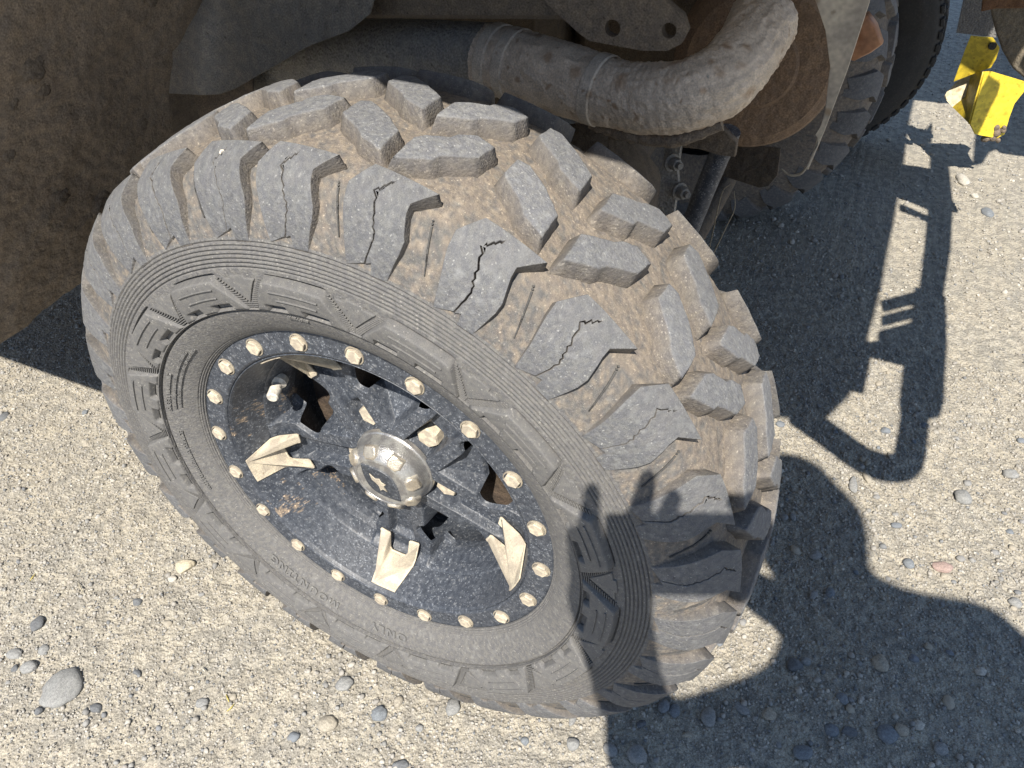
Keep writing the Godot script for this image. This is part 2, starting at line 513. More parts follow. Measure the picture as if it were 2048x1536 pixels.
func make_tyre(parent: Node) -> MeshInstance3D:
	var tyre := put("front_tyre", carcass_mesh(), parent, Vector3(0, HC, 0))
	tyre.set_meta("label", "dusty knobbly off-road tyre of the near front wheel")
	# tread blocks in measured outlines (arc, across)
	var ta := v2([.0285, .005, .0266, .030, .0145, .031, -.0108, .0155, -.0325, -.002, -.0335, -.033, -.0085, -.0245, .0012, -.0142, .0205, -.002])
	var tb := v2([.0275, -.0345, .0268, -.004, .0188, .0045, .001, .0148, -.0025, .0225, -.0175, .033, -.0372, .029, -.0325, .006, -.0066, -.013, -.0032, -.0212, .0262, -.0365])
	var angles := [85.9, 76.3, 65.2, 54.25, 42.9, 32.9, 22.3, 11.6, 0.8]
	for k in 25: angles.append(0.8 - 10.573 * (k + 1))
	for k in angles.size():
		for row in 2:
			var base: Array = ta if k % 2 == 0 else tb
			var a: float = deg_to_rad(angles[k]) * 0.443
			var b := Mb.new()
			var outline := jitter(Array(densify(PackedVector2Array(jitter(moved(base, a, [0.2605, 0.333][row], false, 1.0), 0.0010)), 0.0062)), 0.00045)
			var where := func(x: float, y: float, h: float) -> Vector3: return surf(x / 0.443, y, h)
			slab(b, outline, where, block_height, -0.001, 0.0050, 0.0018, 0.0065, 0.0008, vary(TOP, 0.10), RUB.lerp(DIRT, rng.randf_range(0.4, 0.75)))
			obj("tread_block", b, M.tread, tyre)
	# shoulder lugs, each with its jagged sipe running in from the foot
	var sh := v2([.0598, -.0012, .0443, .0163, .0292, .0162, -.0174, .0145, 0, 0, -.001, -.0076, -.0082, -.025, -.008, -.0356, -.0013, -.0655, .0178, -.0659, .0194, -.0544])
	var crack := v2([.0262, -.0567, .0245, -.050, .0238, -.046, .0222, -.041, .0222, -.0375, .0205, -.0337, .0222, -.030, .0216, -.0275, .0248, -.0245, .0242, -.0215, .0268, -.0185, .0262, -.0155, .029, -.0117, .0305, -.0085, .0298, -.0055, .0345, -.0015, .0318, .0012, .0305, .0008, .0275, .0048, .0262, .0042, .0235, .0078, .0222, .0075, .0207, .0105])
	var tail := v2([.0476, -.0643, .0527, -.0368, .0585, -.0133])
	var sangles := [87.8, 75.0, 61.1, 47.4, 33.7, 19.9]
	for k in 22: sangles.append(19.9 - 12.788 * (k + 1))
	for side in 2:
		for k in sangles.size():
			var ang: float = deg_to_rad(sangles[k])
			var poly := sh.duplicate()
			var cr := jitter(crack, rng.randf_range(0.0003, 0.0006))
			if side == 0:
				var w := rng.randf_range(0.0003, 0.0009)
				for j in cr.size():
					var e: Vector2 = (cr[mini(j + 1, cr.size() - 1)] - cr[maxi(j - 1, 0)]).normalized()
					poly.append(cr[j] + Vector2(e.y, -e.x) * -w)
				for j in range(cr.size() - 2, -1, -1):
					var e: Vector2 = (cr[mini(j + 1, cr.size() - 1)] - cr[maxi(j - 1, 0)]).normalized()
					poly.append(cr[j] + Vector2(e.y, -e.x) * w)
			poly.append_array(tail)
			var b := Mb.new()
			var s0: float = 0.1994 if side == 0 else PL - 0.1994
			var outline := moved(poly, ang * RREF, s0, side == 1) if side == 1 else jitter(moved(poly, ang * RREF, s0), 0.00025)
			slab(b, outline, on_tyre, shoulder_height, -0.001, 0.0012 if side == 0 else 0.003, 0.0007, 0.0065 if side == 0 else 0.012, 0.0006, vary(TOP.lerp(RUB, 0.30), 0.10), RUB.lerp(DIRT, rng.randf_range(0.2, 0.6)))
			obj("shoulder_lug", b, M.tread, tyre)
			if side == 0:
				var pb := Mb.new()
				var p0 := Vector2(ang * RREF - .0217, s0 - .0049); var p1 := Vector2(ang * RREF - .0357, s0 - .0441)
				var e := (p1 - p0).normalized(); var f := Vector2(-e.y, e.x)
				slab(pb, [p0 + f * .0010, p1 + f * .0006, p1 - f * .0006, p0 - f * .0010], on_tyre, func(_q): return 0.0018, -0.0005, 0.0, 0.0004, 0.006, 0.0001, RUB * 0.9, RUB * 0.8)
				for t in [-.002, -.0048]:
					slab(pb, moved(v2([.0013, 0, 0, .0013, -.0013, 0, 0, -.0013]), p0.x + e.x * t, p0.y + e.y * t), on_tyre, func(_q): return 0.002, -0.0005, 0.0, 0.0003, 0.0, 0.0, RUB * 0.9, RUB * 0.8)
				obj("tread_depth_rib", pb, M.tread, tyre)
	# sidewall ornaments: fifteen fields between hatched vees
	for k in 15:
		var t0 := 175.5 - 24.0 * k
		var f := func(d: float, s: float) -> Vector2: return Vector2(deg_to_rad(t0 + d) * RREF, s)
		var b := Mb.new()
		var hgt := func(q: Vector2) -> float: return lerpf(0.0042, 0.0085, clampf((q.y - 0.062) / 0.03, 0, 1))
		slab(b, [f.call(-1.3, .0612), f.call(-4.3, .0612), f.call(-4.3, .0695), f.call(-9.0, .0695), f.call(-9.0, .0612), f.call(-13.0, .0612), f.call(-13.0, .0695), f.call(-18.8, .0695), f.call(-18.8, .0612), f.call(-22.7, .0612), f.call(-18.4, .0975), f.call(-6.3, .0985)], on_tyre, hgt, -0.001, 0.0026, 0.0020, 0.006, 0.0002, RUB * 1.9, RUB * 1.6, false, 0.1)
		slab(b, [f.call(-8.0, .0785), f.call(-17.0, .0785), f.call(-16.8, .0800), f.call(-8.1, .0800)], on_tyre, func(_q): return 0.0082, 0.001, 0.0, 0.0005, 0.006, 0.0, RUB * 1.9, RUB * 1.7, false, 0.1)
		slab(b, [f.call(-7.2, .0885), f.call(-17.6, .0885), f.call(-17.5, .0900), f.call(-7.3, .0900)], on_tyre, func(_q): return 0.0098, 0.001, 0.0, 0.0005, 0.006, 0.0, RUB * 1.9, RUB * 1.7, false, 0.1)
		obj("sidewall_rib_field", b, M.rubber, tyre)
		var tb2 := Mb.new()
		slab(tb2, [f.call(0, .0690), f.call(3.9, .0965), f.call(1.8, .0965), f.call(1.8, .0995), f.call(-1.6, .0995), f.call(-1.6, .0965), f.call(-3.9, .0965)], on_tyre, func(_q): return 0.0020, -0.0005, 0.0004, 0.0006, 0.005, 0.0001, RUB * 1.9, RUB * 1.6, false, 0.1)
		obj("sidewall_triangle", tb2, M.rubber, tyre)
		var hb := Mb.new()
		for j in 15:
			var s := .0632 + j * .0024
			var u := (s - .061) / .0365
			for sgn in [-1.0, 1.0]:
				var outer: float = sgn * (0.9 + 5.0 * u); var inner: float = sgn * maxf(0.05, 4.4 * (s - .0680) / .0285 + 0.25)
				if s < .069: inner = sgn * 0.05
				slab(hb, [f.call(outer, s), f.call(inner, s), f.call(inner, s + .0011), f.call(outer + sgn * 0.15, s + .0011)], on_tyre, func(_q): return 0.0022, -0.0005, 0.0, 0.0002, 0.0, 0.0, RUB * 1.85, RUB * 1.6, false, 0.0)
		obj("hatching", hb, M.rubber, tyre)
	# raised lettering
	bent_text("SAFETY WARNING", .0068, 166.0, .0455, 0.0008, "raised_lettering", tyre, 1.25)
	bent_text("SERIOUS INJURY MAY RESULT FROM TIRE FAILURE", .0044, 165.0, .0395, 0.0008, "raised_lettering", tyre, 1.15)
	bent_text("NEVER EXCEED MAXIMUM PRESSURE TO SEAT BEADS", .0044, 164.0, .0335, 0.0008, "raised_lettering", tyre, 1.15)
	bent_text("NOT FOR HIGHWAY SERVICE", .0075, 197.0, .0385, 0.0008, "raised_lettering", tyre, 1.05)
	bent_text("MOUNTING", .0150, 252.0, .0315, 0.0008, "raised_lettering", tyre, 1.45)
	bent_text("ONLY", .0150, 276.0, .0315, 0.0008, "raised_lettering", tyre, 1.5)
	bent_text("MAX LOAD", .0040, 96.0, .0505, 0.0008, "raised_lettering", tyre, 1.2)
	return tyre

# ---------------------------------------------------------------- the wheel
const PAINT := Color(0.235, 0.255, 0.287)
const TAN := Color(0.64, 0.595, 0.505)

func lathe_smooth(b: Mb, prof: Array, sides: int, col: Color, mud := false) -> void:
	var first := b.v.size()
	for q in prof:
		for j in sides:
			var an := TAU * j / sides
			var w := Vector3(cos(an) * q.x, sin(an) * q.x, q.y)
			var k2 := 1.0 + 0.2 * noise.get_noise_3d(w.x * 160, w.y * 160, w.z * 160)
			var cc := Color(col.r * k2, col.g * k2, col.b * k2)
			if mud:                                          # dried mud splashed on the lower left of the barrel, with ragged outlines
				var m := 0.75 * rough_noise.get_noise_3d(w.x * 90, w.y * 90, w.z * 90) + 0.5 * noise.get_noise_3d(w.x * 300, w.y * 300, w.z * 300)
				var at1 := absf(wrapf(an - deg_to_rad(214.0), -PI, PI)); var at2 := absf(wrapf(an - deg_to_rad(170.0), -PI, PI))
				if m > lerpf(0.10, 1.2, clampf(minf(at1 / 0.45, at2 / 0.40), 0, 1)): cc = Color(0.95, 0.72, 0.50)
			b.add(w, cc)
	for k in prof.size() - 1:
		for j in sides:
			var a := first + k * sides + j; var d := first + k * sides + (j + 1) % sides
			b.quad(a, d, d + sides, a + sides)

func fine_profile(p: Array, n: int) -> Array:
	var o := []
	for k in p.size() - 1:
		for j in n: o.append(p[k].lerp(p[k + 1], float(j) / n))
	o.append(p[-1])
	return o

func disc_z(r: float, th: float) -> Array:
	# height of the spoked face and whether it is cut away
	var best := 9.0
	for k in 5: 
		var d := wrapf(th - deg_to_rad(49.0 + 72.0 * k), -PI, PI)
		if absf(d) < absf(best): best = d
	var t := absf(r * sin(best))
	var zr := -0.061 - 0.007 * clampf((r - 0.05) / 0.11, 0, 1)
	var flare := 0.006 * smoothstep(0.11, 0.17, r)
	var chan := 0.0165 + flare * 0.4; var ridge := 0.0385 + flare
	var zc := zr - 0.013 * smoothstep(0.047, 0.054, r) - 0.016 * (1.0 - smoothstep(0.082, 0.098, r)) * smoothstep(0.046, 0.052, r)
	if r > 0.150: zc = lerpf(zc, zr - 0.004, smoothstep(0.150, 0.160, r))
	var zw := zr - lerpf(0.004, 0.030, smoothstep(0.05, 0.125, r))
	var z := lerpf(zc, zr, smoothstep(chan - 0.003, chan + 0.0025, t))
	z = lerpf(z, zw, smoothstep(ridge - 0.002, ridge + 0.0045, t))
	z = lerpf(-0.063, z, smoothstep(0.046, 0.062, r))
	var dw := wrapf(absf(best) - PI / 5.0, -PI, PI)
	var tw := r * sin(dw)
	var f := pow(absf(r - 0.147) / 0.035, 4.0) + pow(absf(tw) / 0.051, 4.0)
	if f < 1.25: z -= 0.006 * (1.0 - smoothstep(1.0, 1.25, f))
	return [z, f]

func make_wheel(parent: Node) -> MeshInstance3D:
	var b := Mb.new()
	lathe_smooth(b, fine_profile(v2([.2065, -.0105, .2045, -.0085, .2025, -.012, .189, -.054, .1785, -.083, .1765, -.092, .177, -.104, .187, -.135, .190, -.235]), 12), 900, PAINT, true)
	var wheel := obj("wheel_rim", b, M.paint, parent, Vector3(0, HC, 0))
	wheel.set_meta("label", "black bead-lock wheel spattered with dust")
	var rb := Mb.new()
	lathe_smooth(rb, v2([.2385, -.019, .2385, -.0105, .2368, -.0076, .2340, -.0066, .2338, -.0066, .2095, -.0066, .2093, -.0066, .2070, -.0078, .2060, -.0105, .2062, -.016]), 300, PAINT)
	obj("bead_ring", rb, M.paint, wheel)
	for k in 20:
		var an := deg_to_rad(120.7 - 18.0 * k)
		var bb := Mb.new()
		var at := Vector3(cos(an) * .2225, sin(an) * .2225, 0)
		hexagon(bb, at + Vector3(0, 0, -.007), Vector3(0, 0, 1), .0092, .0048, vary(TAN * 1.0, 0.08), rng.randf() * TAU)
		lathe(bb, v2([.0112, -.0068, .0112, -.0054, .0098, -.0050]), at, Vector3(0, 0, 1), 16, TAN * 0.6)
		obj("bead_bolt", bb, M.bolt, wheel)
	# spoked face
	var db := Mb.new()
	var nr := 130; var na := 1100
	var keep := PackedFloat32Array(); keep.resize((nr + 1) * na)
	for i in nr + 1:
		var r := lerpf(0.040, 0.1885, float(i) / nr)
		for j in na:
			var th := TAU * j / na
			var q := disc_z(r, th)
			var z: float = q[0]
			if r > 0.172: z = lerpf(z, -0.0545, smoothstep(0.174, 0.1885, r))
			keep[i * na + j] = q[1]
			var p := Vector3(r * cos(th), r * sin(th), z)
			var k2 := 1.0 + 0.22 * noise.get_noise_3d(p.x * 170, p.y * 170, p.z * 170)
			db.add(p, Color(PAINT.r * k2, PAINT.g * k2, PAINT.b * k2))
	for i in nr:
		for j in na:
			var a := i * na + j; var d := i * na + (j + 1) % na
			var ring := [a, a + na, d + na, d]
			var inside := 0
			for e in ring:
				if keep[e] >= 1.0: inside += 1
			if inside == 4: db.quad(a, a + na, d + na, d)
			elif inside > 0:                                  # cut the face along the edge of the window
				var cut := PackedInt32Array()
				for e in 4:
					var u: int = ring[e]; var w: int = ring[(e + 1) % 4]
					if keep[u] >= 1.0: cut.append(u)
					if (keep[u] >= 1.0) != (keep[w] >= 1.0):
						var tt := (1.0 - keep[u]) / (keep[w] - keep[u])
						cut.append(db.add(db.v[u].lerp(db.v[w], tt), db.c[u]))
				for e in range(1, cut.size() - 1): db.tri(cut[0], cut[e], cut[e + 1])
	obj("spoked_face", db, M.paint, wheel)
	for k in 5:
		var an := deg_to_rad(49.0 + 72.0 * k)
		var er := Vector3(cos(an), sin(an), 0); var et := Vector3(-sin(an), cos(an), 0)
		var nb := Mb.new()
		hexagon(nb, er * .0685 + Vector3(0, 0, -.097), Vector3(0, 0, 1), .0150, .022, TAN * 1.05, rng.randf() * TAU)
		lathe(nb, v2([.019, -.0005, .019, .002, .0155, .003]), er * .0685 + Vector3(0, 0, -.097), Vector3(0, 0, 1), 20, PAINT)
		obj("lug_nut", nb, M.bolt, wheel)
		# forked plate riding on the end of the spoke, bent from the barrel on to the ridges
		var path := v2([.2030, -.0125, .1895, -.0525, .178, -.0585, .150, -.0635])
		var cum := [0.0]
		for j in 3: cum.append(cum[j] + path[j].distance_to(path[j + 1]))
		var where := func(a: float, s: float, h: float) -> Vector3:
			var j := 0
			while j < 2 and s > cum[j + 1]: j += 1
			var t: float = (s - cum[j]) / (cum[j + 1] - cum[j])
			var q: Vector2 = path[j].lerp(path[j + 1], t)
			var dir: Vector2 = (path[j + 1] - path[j]).normalized()
			if s > cum[1] - .004 and s < cum[1] + .004: dir = (path[1] - path[0]).normalized().lerp((path[2] - path[1]).normalized(), clampf((s - cum[1] + .004) / .008, 0, 1)).normalized()
			var nrm := Vector2(dir.y, -dir.x)
			if nrm.x > 0: nrm = -nrm
			q += nrm * (h + .0012)
			var aa := an + a / q.x
			return Vector3(cos(aa) * q.x, sin(aa) * q.x, q.y)
		var fb := Mb.new()
		slab(fb, v2([-.0185, 0, .0185, 0, .0265, .049, .0305, .084, .029, .0865, .016, .0865, .0145, .084, .0135, .060, .011, .0565, -.011, .0565, -.0135, .060, -.0145, .084, -.016, .0865, -.029, .0865, -.0305, .084, -.0265, .049]), where, func(_q): return 0.0016, 0.0, 0.0, 0.0004, 0.004, 0.0001, vary(TAN, 0.06), TAN * 0.8, true, 0.08)
		obj("fork_insert", fb, M.dusty, wheel)
	# centre cap with its ring of facets and the dark lens
	var cb := Mb.new()
	lathe_smooth(cb, fine_profile(v2([.0545, -.0665, .0540, -.0615, .0520, -.0595, .0510, -.0535, .0490, -.0450, .0445, -.0370, .0385, -.0315, .0345, -.0300, .0338, -.0312, .0, -.0312]), 3), 72, Color(0.50, 0.52, 0.55))
	var cap := obj("centre_cap", cb, M.chrome, wheel)
	cap.set_meta("label", "scuffed chrome centre cap with square facets")
	for k in 8:
		var an := TAU * k / 8 + 0.25
		var fb := Mb.new()
		var er := Vector3(cos(an), sin(an), 0); var et := Vector3(-sin(an), cos(an), 0)
		var ax := (er * 0.62 + Vector3(0, 0, 0.78)).normalized()
		var up := et.cross(ax)
		var o := er * .0435 + Vector3(0, 0, -.0362)
		var out := v2([-.0078, -.0085, .0078, -.0085, .0098, .003, .0052, .0085, -.0052, .0085, -.0098, .003])
		slab(fb, out, func(a, s, h): return o + et * a + up * -s + ax * h, func(q): return 0.0038, -0.003, 0.001, 0.0022, 0.0, 0.0, Color(0.70, 0.66, 0.58), Color(0.86, 0.86, 0.85))
		obj("cap_facet", fb, M.chrome, wheel)
	var eb := Mb.new()
	var lens := []
	for k in 13: lens.append(Vector2(lerpf(-.034, .034, k / 12.0), .0215 * sin(PI * k / 12.0) + .0005).rotated(-.75))
	for k in range(11, 0, -1): lens.append(Vector2(lerpf(-.034, .034, k / 12.0), -.0215 * sin(PI * k / 12.0)).rotated(-.75))
	slab(eb, lens, func(a, s, h): return Vector3(a, s, -.0316 + h), func(_q): return 0.0025, -0.002, 0.0008, 0.0012, 0.004, 0.0001, PAINT * 0.7, Color(0.4, 0.4, 0.4))
	obj("cap_emblem", eb, M.paint, wheel)
	var eb2 := Mb.new()
	slab(eb2, v2([-.013, .012, -.006, .006, .000, .008, .002, .003, .008, .001, .004, -.004, .009, -.011, .003, -.009, -.001, -.013, -.002, -.005, -.006, -.001, -.011, .003]), func(a, s, h): return Vector3(a, s, -.0290 + h), func(_q): return 0.0009, -0.001, 0.0004, 0.0003, 0.0, 0.0, TAN * 0.8, TAN * 0.7)
	obj("emblem_mark", eb2, M.dusty, wheel)
	var vb := Mb.new()
	var va := deg_to_rad(155.0)
	var vp := Vector3(cos(va) * .181, sin(va) * .181, -.075)
	lathe(vb, v2([.011, 0, .0105, .008, .006, .012, .0055, .018, .0075, .019, .0075, .032, .006, .034, 0, .034]), vp, Vector3(.35, -.12, 1), 18, Color(0.72, 0.72, 0.70))
	obj("valve_stem", vb, M.bolt, wheel)
	# brake behind the spokes
	var kb := Mb.new()
	lathe(kb, v2([.174, -.03, .174, 0, .10, .002, .098, .014, .05, .016, 0, .016]), Vector3(0, 0, -.138), Vector3(0, 0, 1), 72, Color(0.13, 0.10, 0.08))
	obj("brake_disc", kb, M.mud, wheel)
	var lb := Mb.new()
	lathe(lb, v2([.09, 0, .09, .10, .05, .12, 0, .12]), Vector3(0, 0, -.30), Vector3(0, 0, 1), 40, Color(0.18, 0.14, 0.11))
	obj("hub_knuckle", lb, M.mud, wheel)
	return wheel

# ---------------------------------------------------------------- ground
func ground_height(x: float, z: float) -> float:
	var h := 0.006 * rough_noise.get_noise_2d(x * 6.0, z * 6.0) + 0.0032 * noise.get_noise_2d(x * 45.0, z * 45.0)
	return h

func axis_steps(lo: float, hi: float, step: float, far: float) -> PackedFloat32Array:
	var o := PackedFloat32Array()
	var a := []
	var x := lo; var s := step
	while x > -far:
		a.append(x); s *= 1.25; x -= s
	a.append(-far); a.reverse()
	for q in a: o.append(q)
	x = lo + step
	while x < hi: o.append(x); x += step
	s = step
	while x < far:
		o.append(x); s *= 1.25; x += s
	o.append(far)
	return o

func make_ground() -> void:
	var xs := axis_steps(-1.35, 1.25, 0.0052, 60.0); var zs := axis_steps(-1.35, 0.55, 0.0052, 60.0)
	var b := Mb.new()
	for z in zs:
		for x in xs:
			var near := x > -1.36 and x < 1.26 and z > -1.36 and z < 0.56
			var h := ground_height(x, z)
			var f := noise.get_noise_2d(x * 260.0 + 40.0, z * 260.0)
			if near: h += 0.0016 * f + 0.0018 * rough_noise.get_noise_2d(x * 1500.0, z * 1500.0)
			var t := 0.5 + 0.5 * rough_noise.get_noise_2d(x * 14.0 + 9.0, z * 14.0)
			var c := Color(0.445, 0.427, 0.396).lerp(Color(0.405, 0.395, 0.378), smoothstep(0.35, 0.75, t))
			var v := 1.0 + 0.13 * f
			b.add(Vector3(x, h, z), Color(c.r * v, c.g * v, c.b * v))
	var n := xs.size()
	for k in zs.size() - 1:
		for j in n - 1:
			var a := k * n + j
			b.quad(a, a + 1, a + n + 1, a + n)
	obj("ground", b, M.soil, self).set_meta("kind", "structure")

func stone_mesh(s: int, detail: int, angular: float) -> Mb:
	# a rounded or broken stone about one unit in radius
	var b := Mb.new()
	var f := FastNoiseLite.new(); f.seed = s; f.frequency = 0.9
	var r := RandomNumberGenerator.new(); r.seed = s
	var cuts := []
	for k in 9: cuts.append([Vector3(r.randfn(), r.randfn(), r.randfn()).normalized(), r.randf_range(0.62, 0.95)])
	var rows := detail; var cols := detail * 2
	for i in rows + 1:
		var la := PI * i / rows
		for j in cols:
			var lo := TAU * j / cols
			var d := Vector3(sin(la) * cos(lo), cos(la), sin(la) * sin(lo))
			var rad := 1.0 + 0.22 * f.get_noise_3dv(d * 1.2)
			for q in cuts:
				var k: float = d.dot(q[0])
				if k > 0.01: rad = lerpf(rad, minf(rad, q[1] / k), angular)
			var c := 1.0 + 0.15 * f.get_noise_3dv(d * 4.0)
			b.add(d * rad, Color(c, c, c))
	for i in rows:
		for j in cols:
			var a := i * cols + j; var d := i * cols + (j + 1) % cols
			b.quad(a, d, d + cols, a + cols)
	return b

const STONE := {"g": Color(0.34, 0.345, 0.345), "d": Color(0.18, 0.19, 0.205), "b": Color(0.245, 0.27, 0.30), "t": Color(0.46, 0.42, 0.35), "c": Color(0.66, 0.59, 0.45), "w": Color(0.62, 0.59, 0.53), "r": Color(0.44, 0.33, 0.30)}

func make_stones() -> void:
	var list := [
		[-0.489, 0.226, 0.0337, 0.0291, 1.77, "g", "largest stone, a smooth oval grey cobble set in the dust at lower left"],
		[-0.623, 0.159, 0.0128, 0.0145, 0.42, "d", "dark blue grey round stone above the oval grey cobble"],
		[-0.477, -0.033, 0.0181, 0.0153, 0.76, "c", "flat cream stone lying just left of the tyre sidewall"],
		[-0.479, -0.002, 0.0102, 0.0078, 0.06, "w", "small white stone right under the flat cream stone"],
		[-0.501, 0.058, 0.0095, 0.0084, 0.42, "d", "dark angular pebble alone left of the tyre below the cream stone"],
		[-0.080, 0.102, 0.0154, 0.0139, -0.06, "t", "pale angular stone casting a dark shadow below the tyre"],
		[-0.612, 0.214, 0.0144, 0.0092, 0.25, "g", "half buried grey pebble at the left edge above the oval cobble"],
		[-0.566, 0.222, 0.0138, 0.0114, 0.42, "g", "dusty grey pebble beside the oval grey cobble"],
		[-0.573, 0.189, 0.0091, 0.0097, 0.87, "g", "grey wedge pebble just above the oval grey cobble"],
		[-0.589, 0.231, 0.0065, 0.0077, 0.42, "d", "small blue grey pebble left of the dusty grey pebble"],
		[-0.415, 0.228, 0.0108, 0.0093, 0.42, "d", "dark split stone to the right below the oval grey cobble"],
		[-0.491, 0.267, 0.0070, 0.0069, 0.42, "d", "small dark pebble under the oval grey cobble"],
		[-0.273, 0.154, 0.0100, 0.0083, 0.42, "g", "grey pebble between the pale straws at lower left"],
		[-0.402, 0.157, 0.0085, 0.0044, -0.04, "d", "small dark chip on bare dust right of the oval cobble"],
		[0.078, 0.004, 0.0114, 0.0145, 0.24, "g", "upright grey stone just under the bottom of the sidewall"],
		[-0.017, 0.059, 0.0121, 0.0122, 1.00, "b", "blue grey flat pebble below the sidewall"],
		[-0.001, 0.030, 0.0071, 0.0098, 0.07, "t", "pale pebble with a shadow right of the blue grey flat one"],
		[-0.090, 0.041, 0.0139, 0.0124, 0.42, "g", "broad dusty pebble close under the tyre"],
		[0.049, 0.052, 0.0066, 0.0060, 0.42, "g", "small grey pebble on the sunlit gravel at bottom centre"],
		[0.197, 0.004, 0.0065, 0.0065, 0.42, "b", "blue round pebble at bottom centre in the sun"],
		[0.050, 0.111, 0.0128, 0.0070, 0.42, "d", "dark rounded stone cut by the bottom edge of the view"],
		[0.262, -0.018, 0.0100, 0.0101, 0.42, "g", "grey stone at the edge of the arm shadow"],
		[0.248, -0.052, 0.0058, 0.0106, 0.15, "g", "slim upright grey stone at the tyre foot"],
		[0.314, -0.033, 0.0116, 0.0096, -0.31, "g", "grey stone inside the arm shadow near its left edge"],
		[0.351, -0.040, 0.0148, 0.0141, 0.42, "g", "large pale grey stone inside the arm shadow"],
		[0.365, -0.123, 0.0114, 0.0098, 1.24, "b", "slate blue stone under the tyre edge in shadow"],
		[0.381, -0.125, 0.0086, 0.0110, 0.23, "b", "round slate stone beside the slate blue one in shadow"],
		[0.343, -0.086, 0.0064, 0.0084, -0.72, "d", "purple grey pebble left of the two slate stones"],
		[0.429, -0.135, 0.0117, 0.0158, 0.04, "g", "mauve grey block in the shade below the tyre"],
		[0.470, -0.169, 0.0135, 0.0083, -0.40, "g", "oblong mauve pebble pointing at the shaded triangle"],
		[0.508, -0.174, 0.0108, 0.0106, 0.03, "t", "light brown pebble in the torso shadow"],
		[0.408, -0.097, 0.0086, 0.0052, 0.42, "t", "tan flat chip in the shade below the mauve block"],
		[0.528, -0.272, 0.0122, 0.0120, 0.42, "d", "dark round stone on the edge of the shoulder shadow"],
		[0.542, -0.286, 0.0084, 0.0078, 0.42, "g", "grey round pebble touching the dark one at the shoulder shadow"],
		[0.601, -0.244, 0.0093, 0.0097, 0.90, "b", "dark teal pebble standing in the middle of the shadow"],
		[0.646, -0.326, 0.0129, 0.0148, 0.42, "t", "angular tan stone, palest in the shadow at right"],
		[0.563, -0.140, 0.0147, 0.0123, 0.42, "b", "dark round blue stone near the bottom edge"],
		[0.595, -0.190, 0.0110, 0.0106, 0.02, "b", "blue grey egg stone right of the dark round blue one"],
		[0.617, -0.198, 0.0124, 0.0085, 0.33, "d", "flat dark stone touching the blue grey egg"],
		[0.667, -0.217, 0.0151, 0.0148, 0.02, "b", "broad slate stone at lower right in shadow"],
		[0.685, -0.230, 0.0099, 0.0100, 0.42, "t", "tan pebble leaning on the broad slate stone"],
		[0.707, -0.248, 0.0092, 0.0086, 0.42, "w", "whitish flat pebble right of the tan one"],
		[0.737, -0.225, 0.0111, 0.0105, 0.42, "g", "grey stone at lower right below the whitish pebble"],
		[0.745, -0.735, 0.0153, 0.0192, 0.41, "g", "grey round stone in full sun right of the head shadow"],
		[0.560, -0.687, 0.0079, 0.0225, 0.16, "g", "upright grey pebble between bar shadow and head shadow"],
		[0.582, -0.720, 0.0084, 0.0172, 0.41, "t", "pale pebble at the tip of the hooked bar shadow"],
		[0.721, -0.554, 0.0168, 0.0111, 0.30, "r", "pink stone in the sun right of the head shadow"],
		[0.669, -0.539, 0.0102, 0.0101, 0.18, "b", "blue pebble left of the pink stone"],
		[0.727, -0.537, 0.0099, 0.0075, 0.41, "t", "pale tan pebble right under the pink stone"],
		[0.522, -0.496, 0.0113, 0.0092, 0.71, "g", "grey oval pebble inside the head shadow"],
		[0.458, -0.561, 0.0081, 0.0083, 0.41, "g", "left one of two pebbles side by side in the head shadow"],
		[0.472, -0.567, 0.0063, 0.0095, 0.41, "g", "right one of two pebbles side by side in the head shadow"],
		[0.557, -0.427, 0.0083, 0.0105, -0.04, "b", "blue pebble in the neck shadow"],
		[0.696, -2.061, 0.0187, 0.0370, 0.37, "w", "white stone on the sunlit ground far right"],
		[0.728, -1.973, 0.0119, 0.0129, 0.18, "w", "white elongated chip right below the white stone"],
		[0.765, -1.890, 0.0162, 0.0272, 0.38, "b", "blue grey stone below the white chip"],
		[0.832, -0.529, 0.0111, 0.0103, 0.42, "g", "flat grey stone at the right edge in the sun"],
		[-1.116, -0.175, 0.0111, 0.0159, 0.40, "d", "black pebble at the left edge of the view"],
		[-0.964, -0.257, 0.0066, 0.0086, 0.40, "b", "small blue pebble on bare ground left of the tyre"],
		[0.784, -0.373, 0.0087, 0.0097, -0.29, "w", "pale flake of stone at the right inside the shadow"],
		[0.824, -0.831, 0.0140, 0.0127, 0.28, "g", "grey flat pebble at the right edge above the round stone"]
	]
	for k in list.size():
		var q: Array = list[k]
		var big: float = q[2]
		var src := stone_mesh(100 + k, 14 if big > 0.012 else 9, 0.8 if q[5] in ["t", "d", "w", "c"] else (0.45 if k != 0 else 0.15))
		var col: Color = STONE[q[5]]
		for j in src.c.size():
			var m := src.c[j]
			src.c[j] = Color(col.r * m.r, col.g * m.g, col.b * m.b)
			var p := src.v[j]
			src.v[j] = Vector3(p.x * q[2], p.y * minf(q[2], q[3]) * (0.62 if big < 0.025 else 0.42), p.z * q[3])
		var flat: float = minf(q[2], q[3])
		var o := obj("stone", src, M.rock, self, Vector3(q[0], ground_height(q[0], q[1]) + flat * (0.22 if big < 0.025 else 0.08), q[1]))
		o.rotation.y = q[4]
		tag(o, q[6], "stone", "stones lying in the gravel")
	# smaller pebbles, alike to the eye
	var shapes := []
	for k in 6: shapes.append(stone_mesh(300 + k, 8, 0.85 if k % 2 else 0.45))
	var meshes := {}
	var tones := {"grey": Color(0.34, 0.34, 0.34), "tan": Color(0.47, 0.43, 0.36), "blue grey": Color(0.24, 0.265, 0.30)}
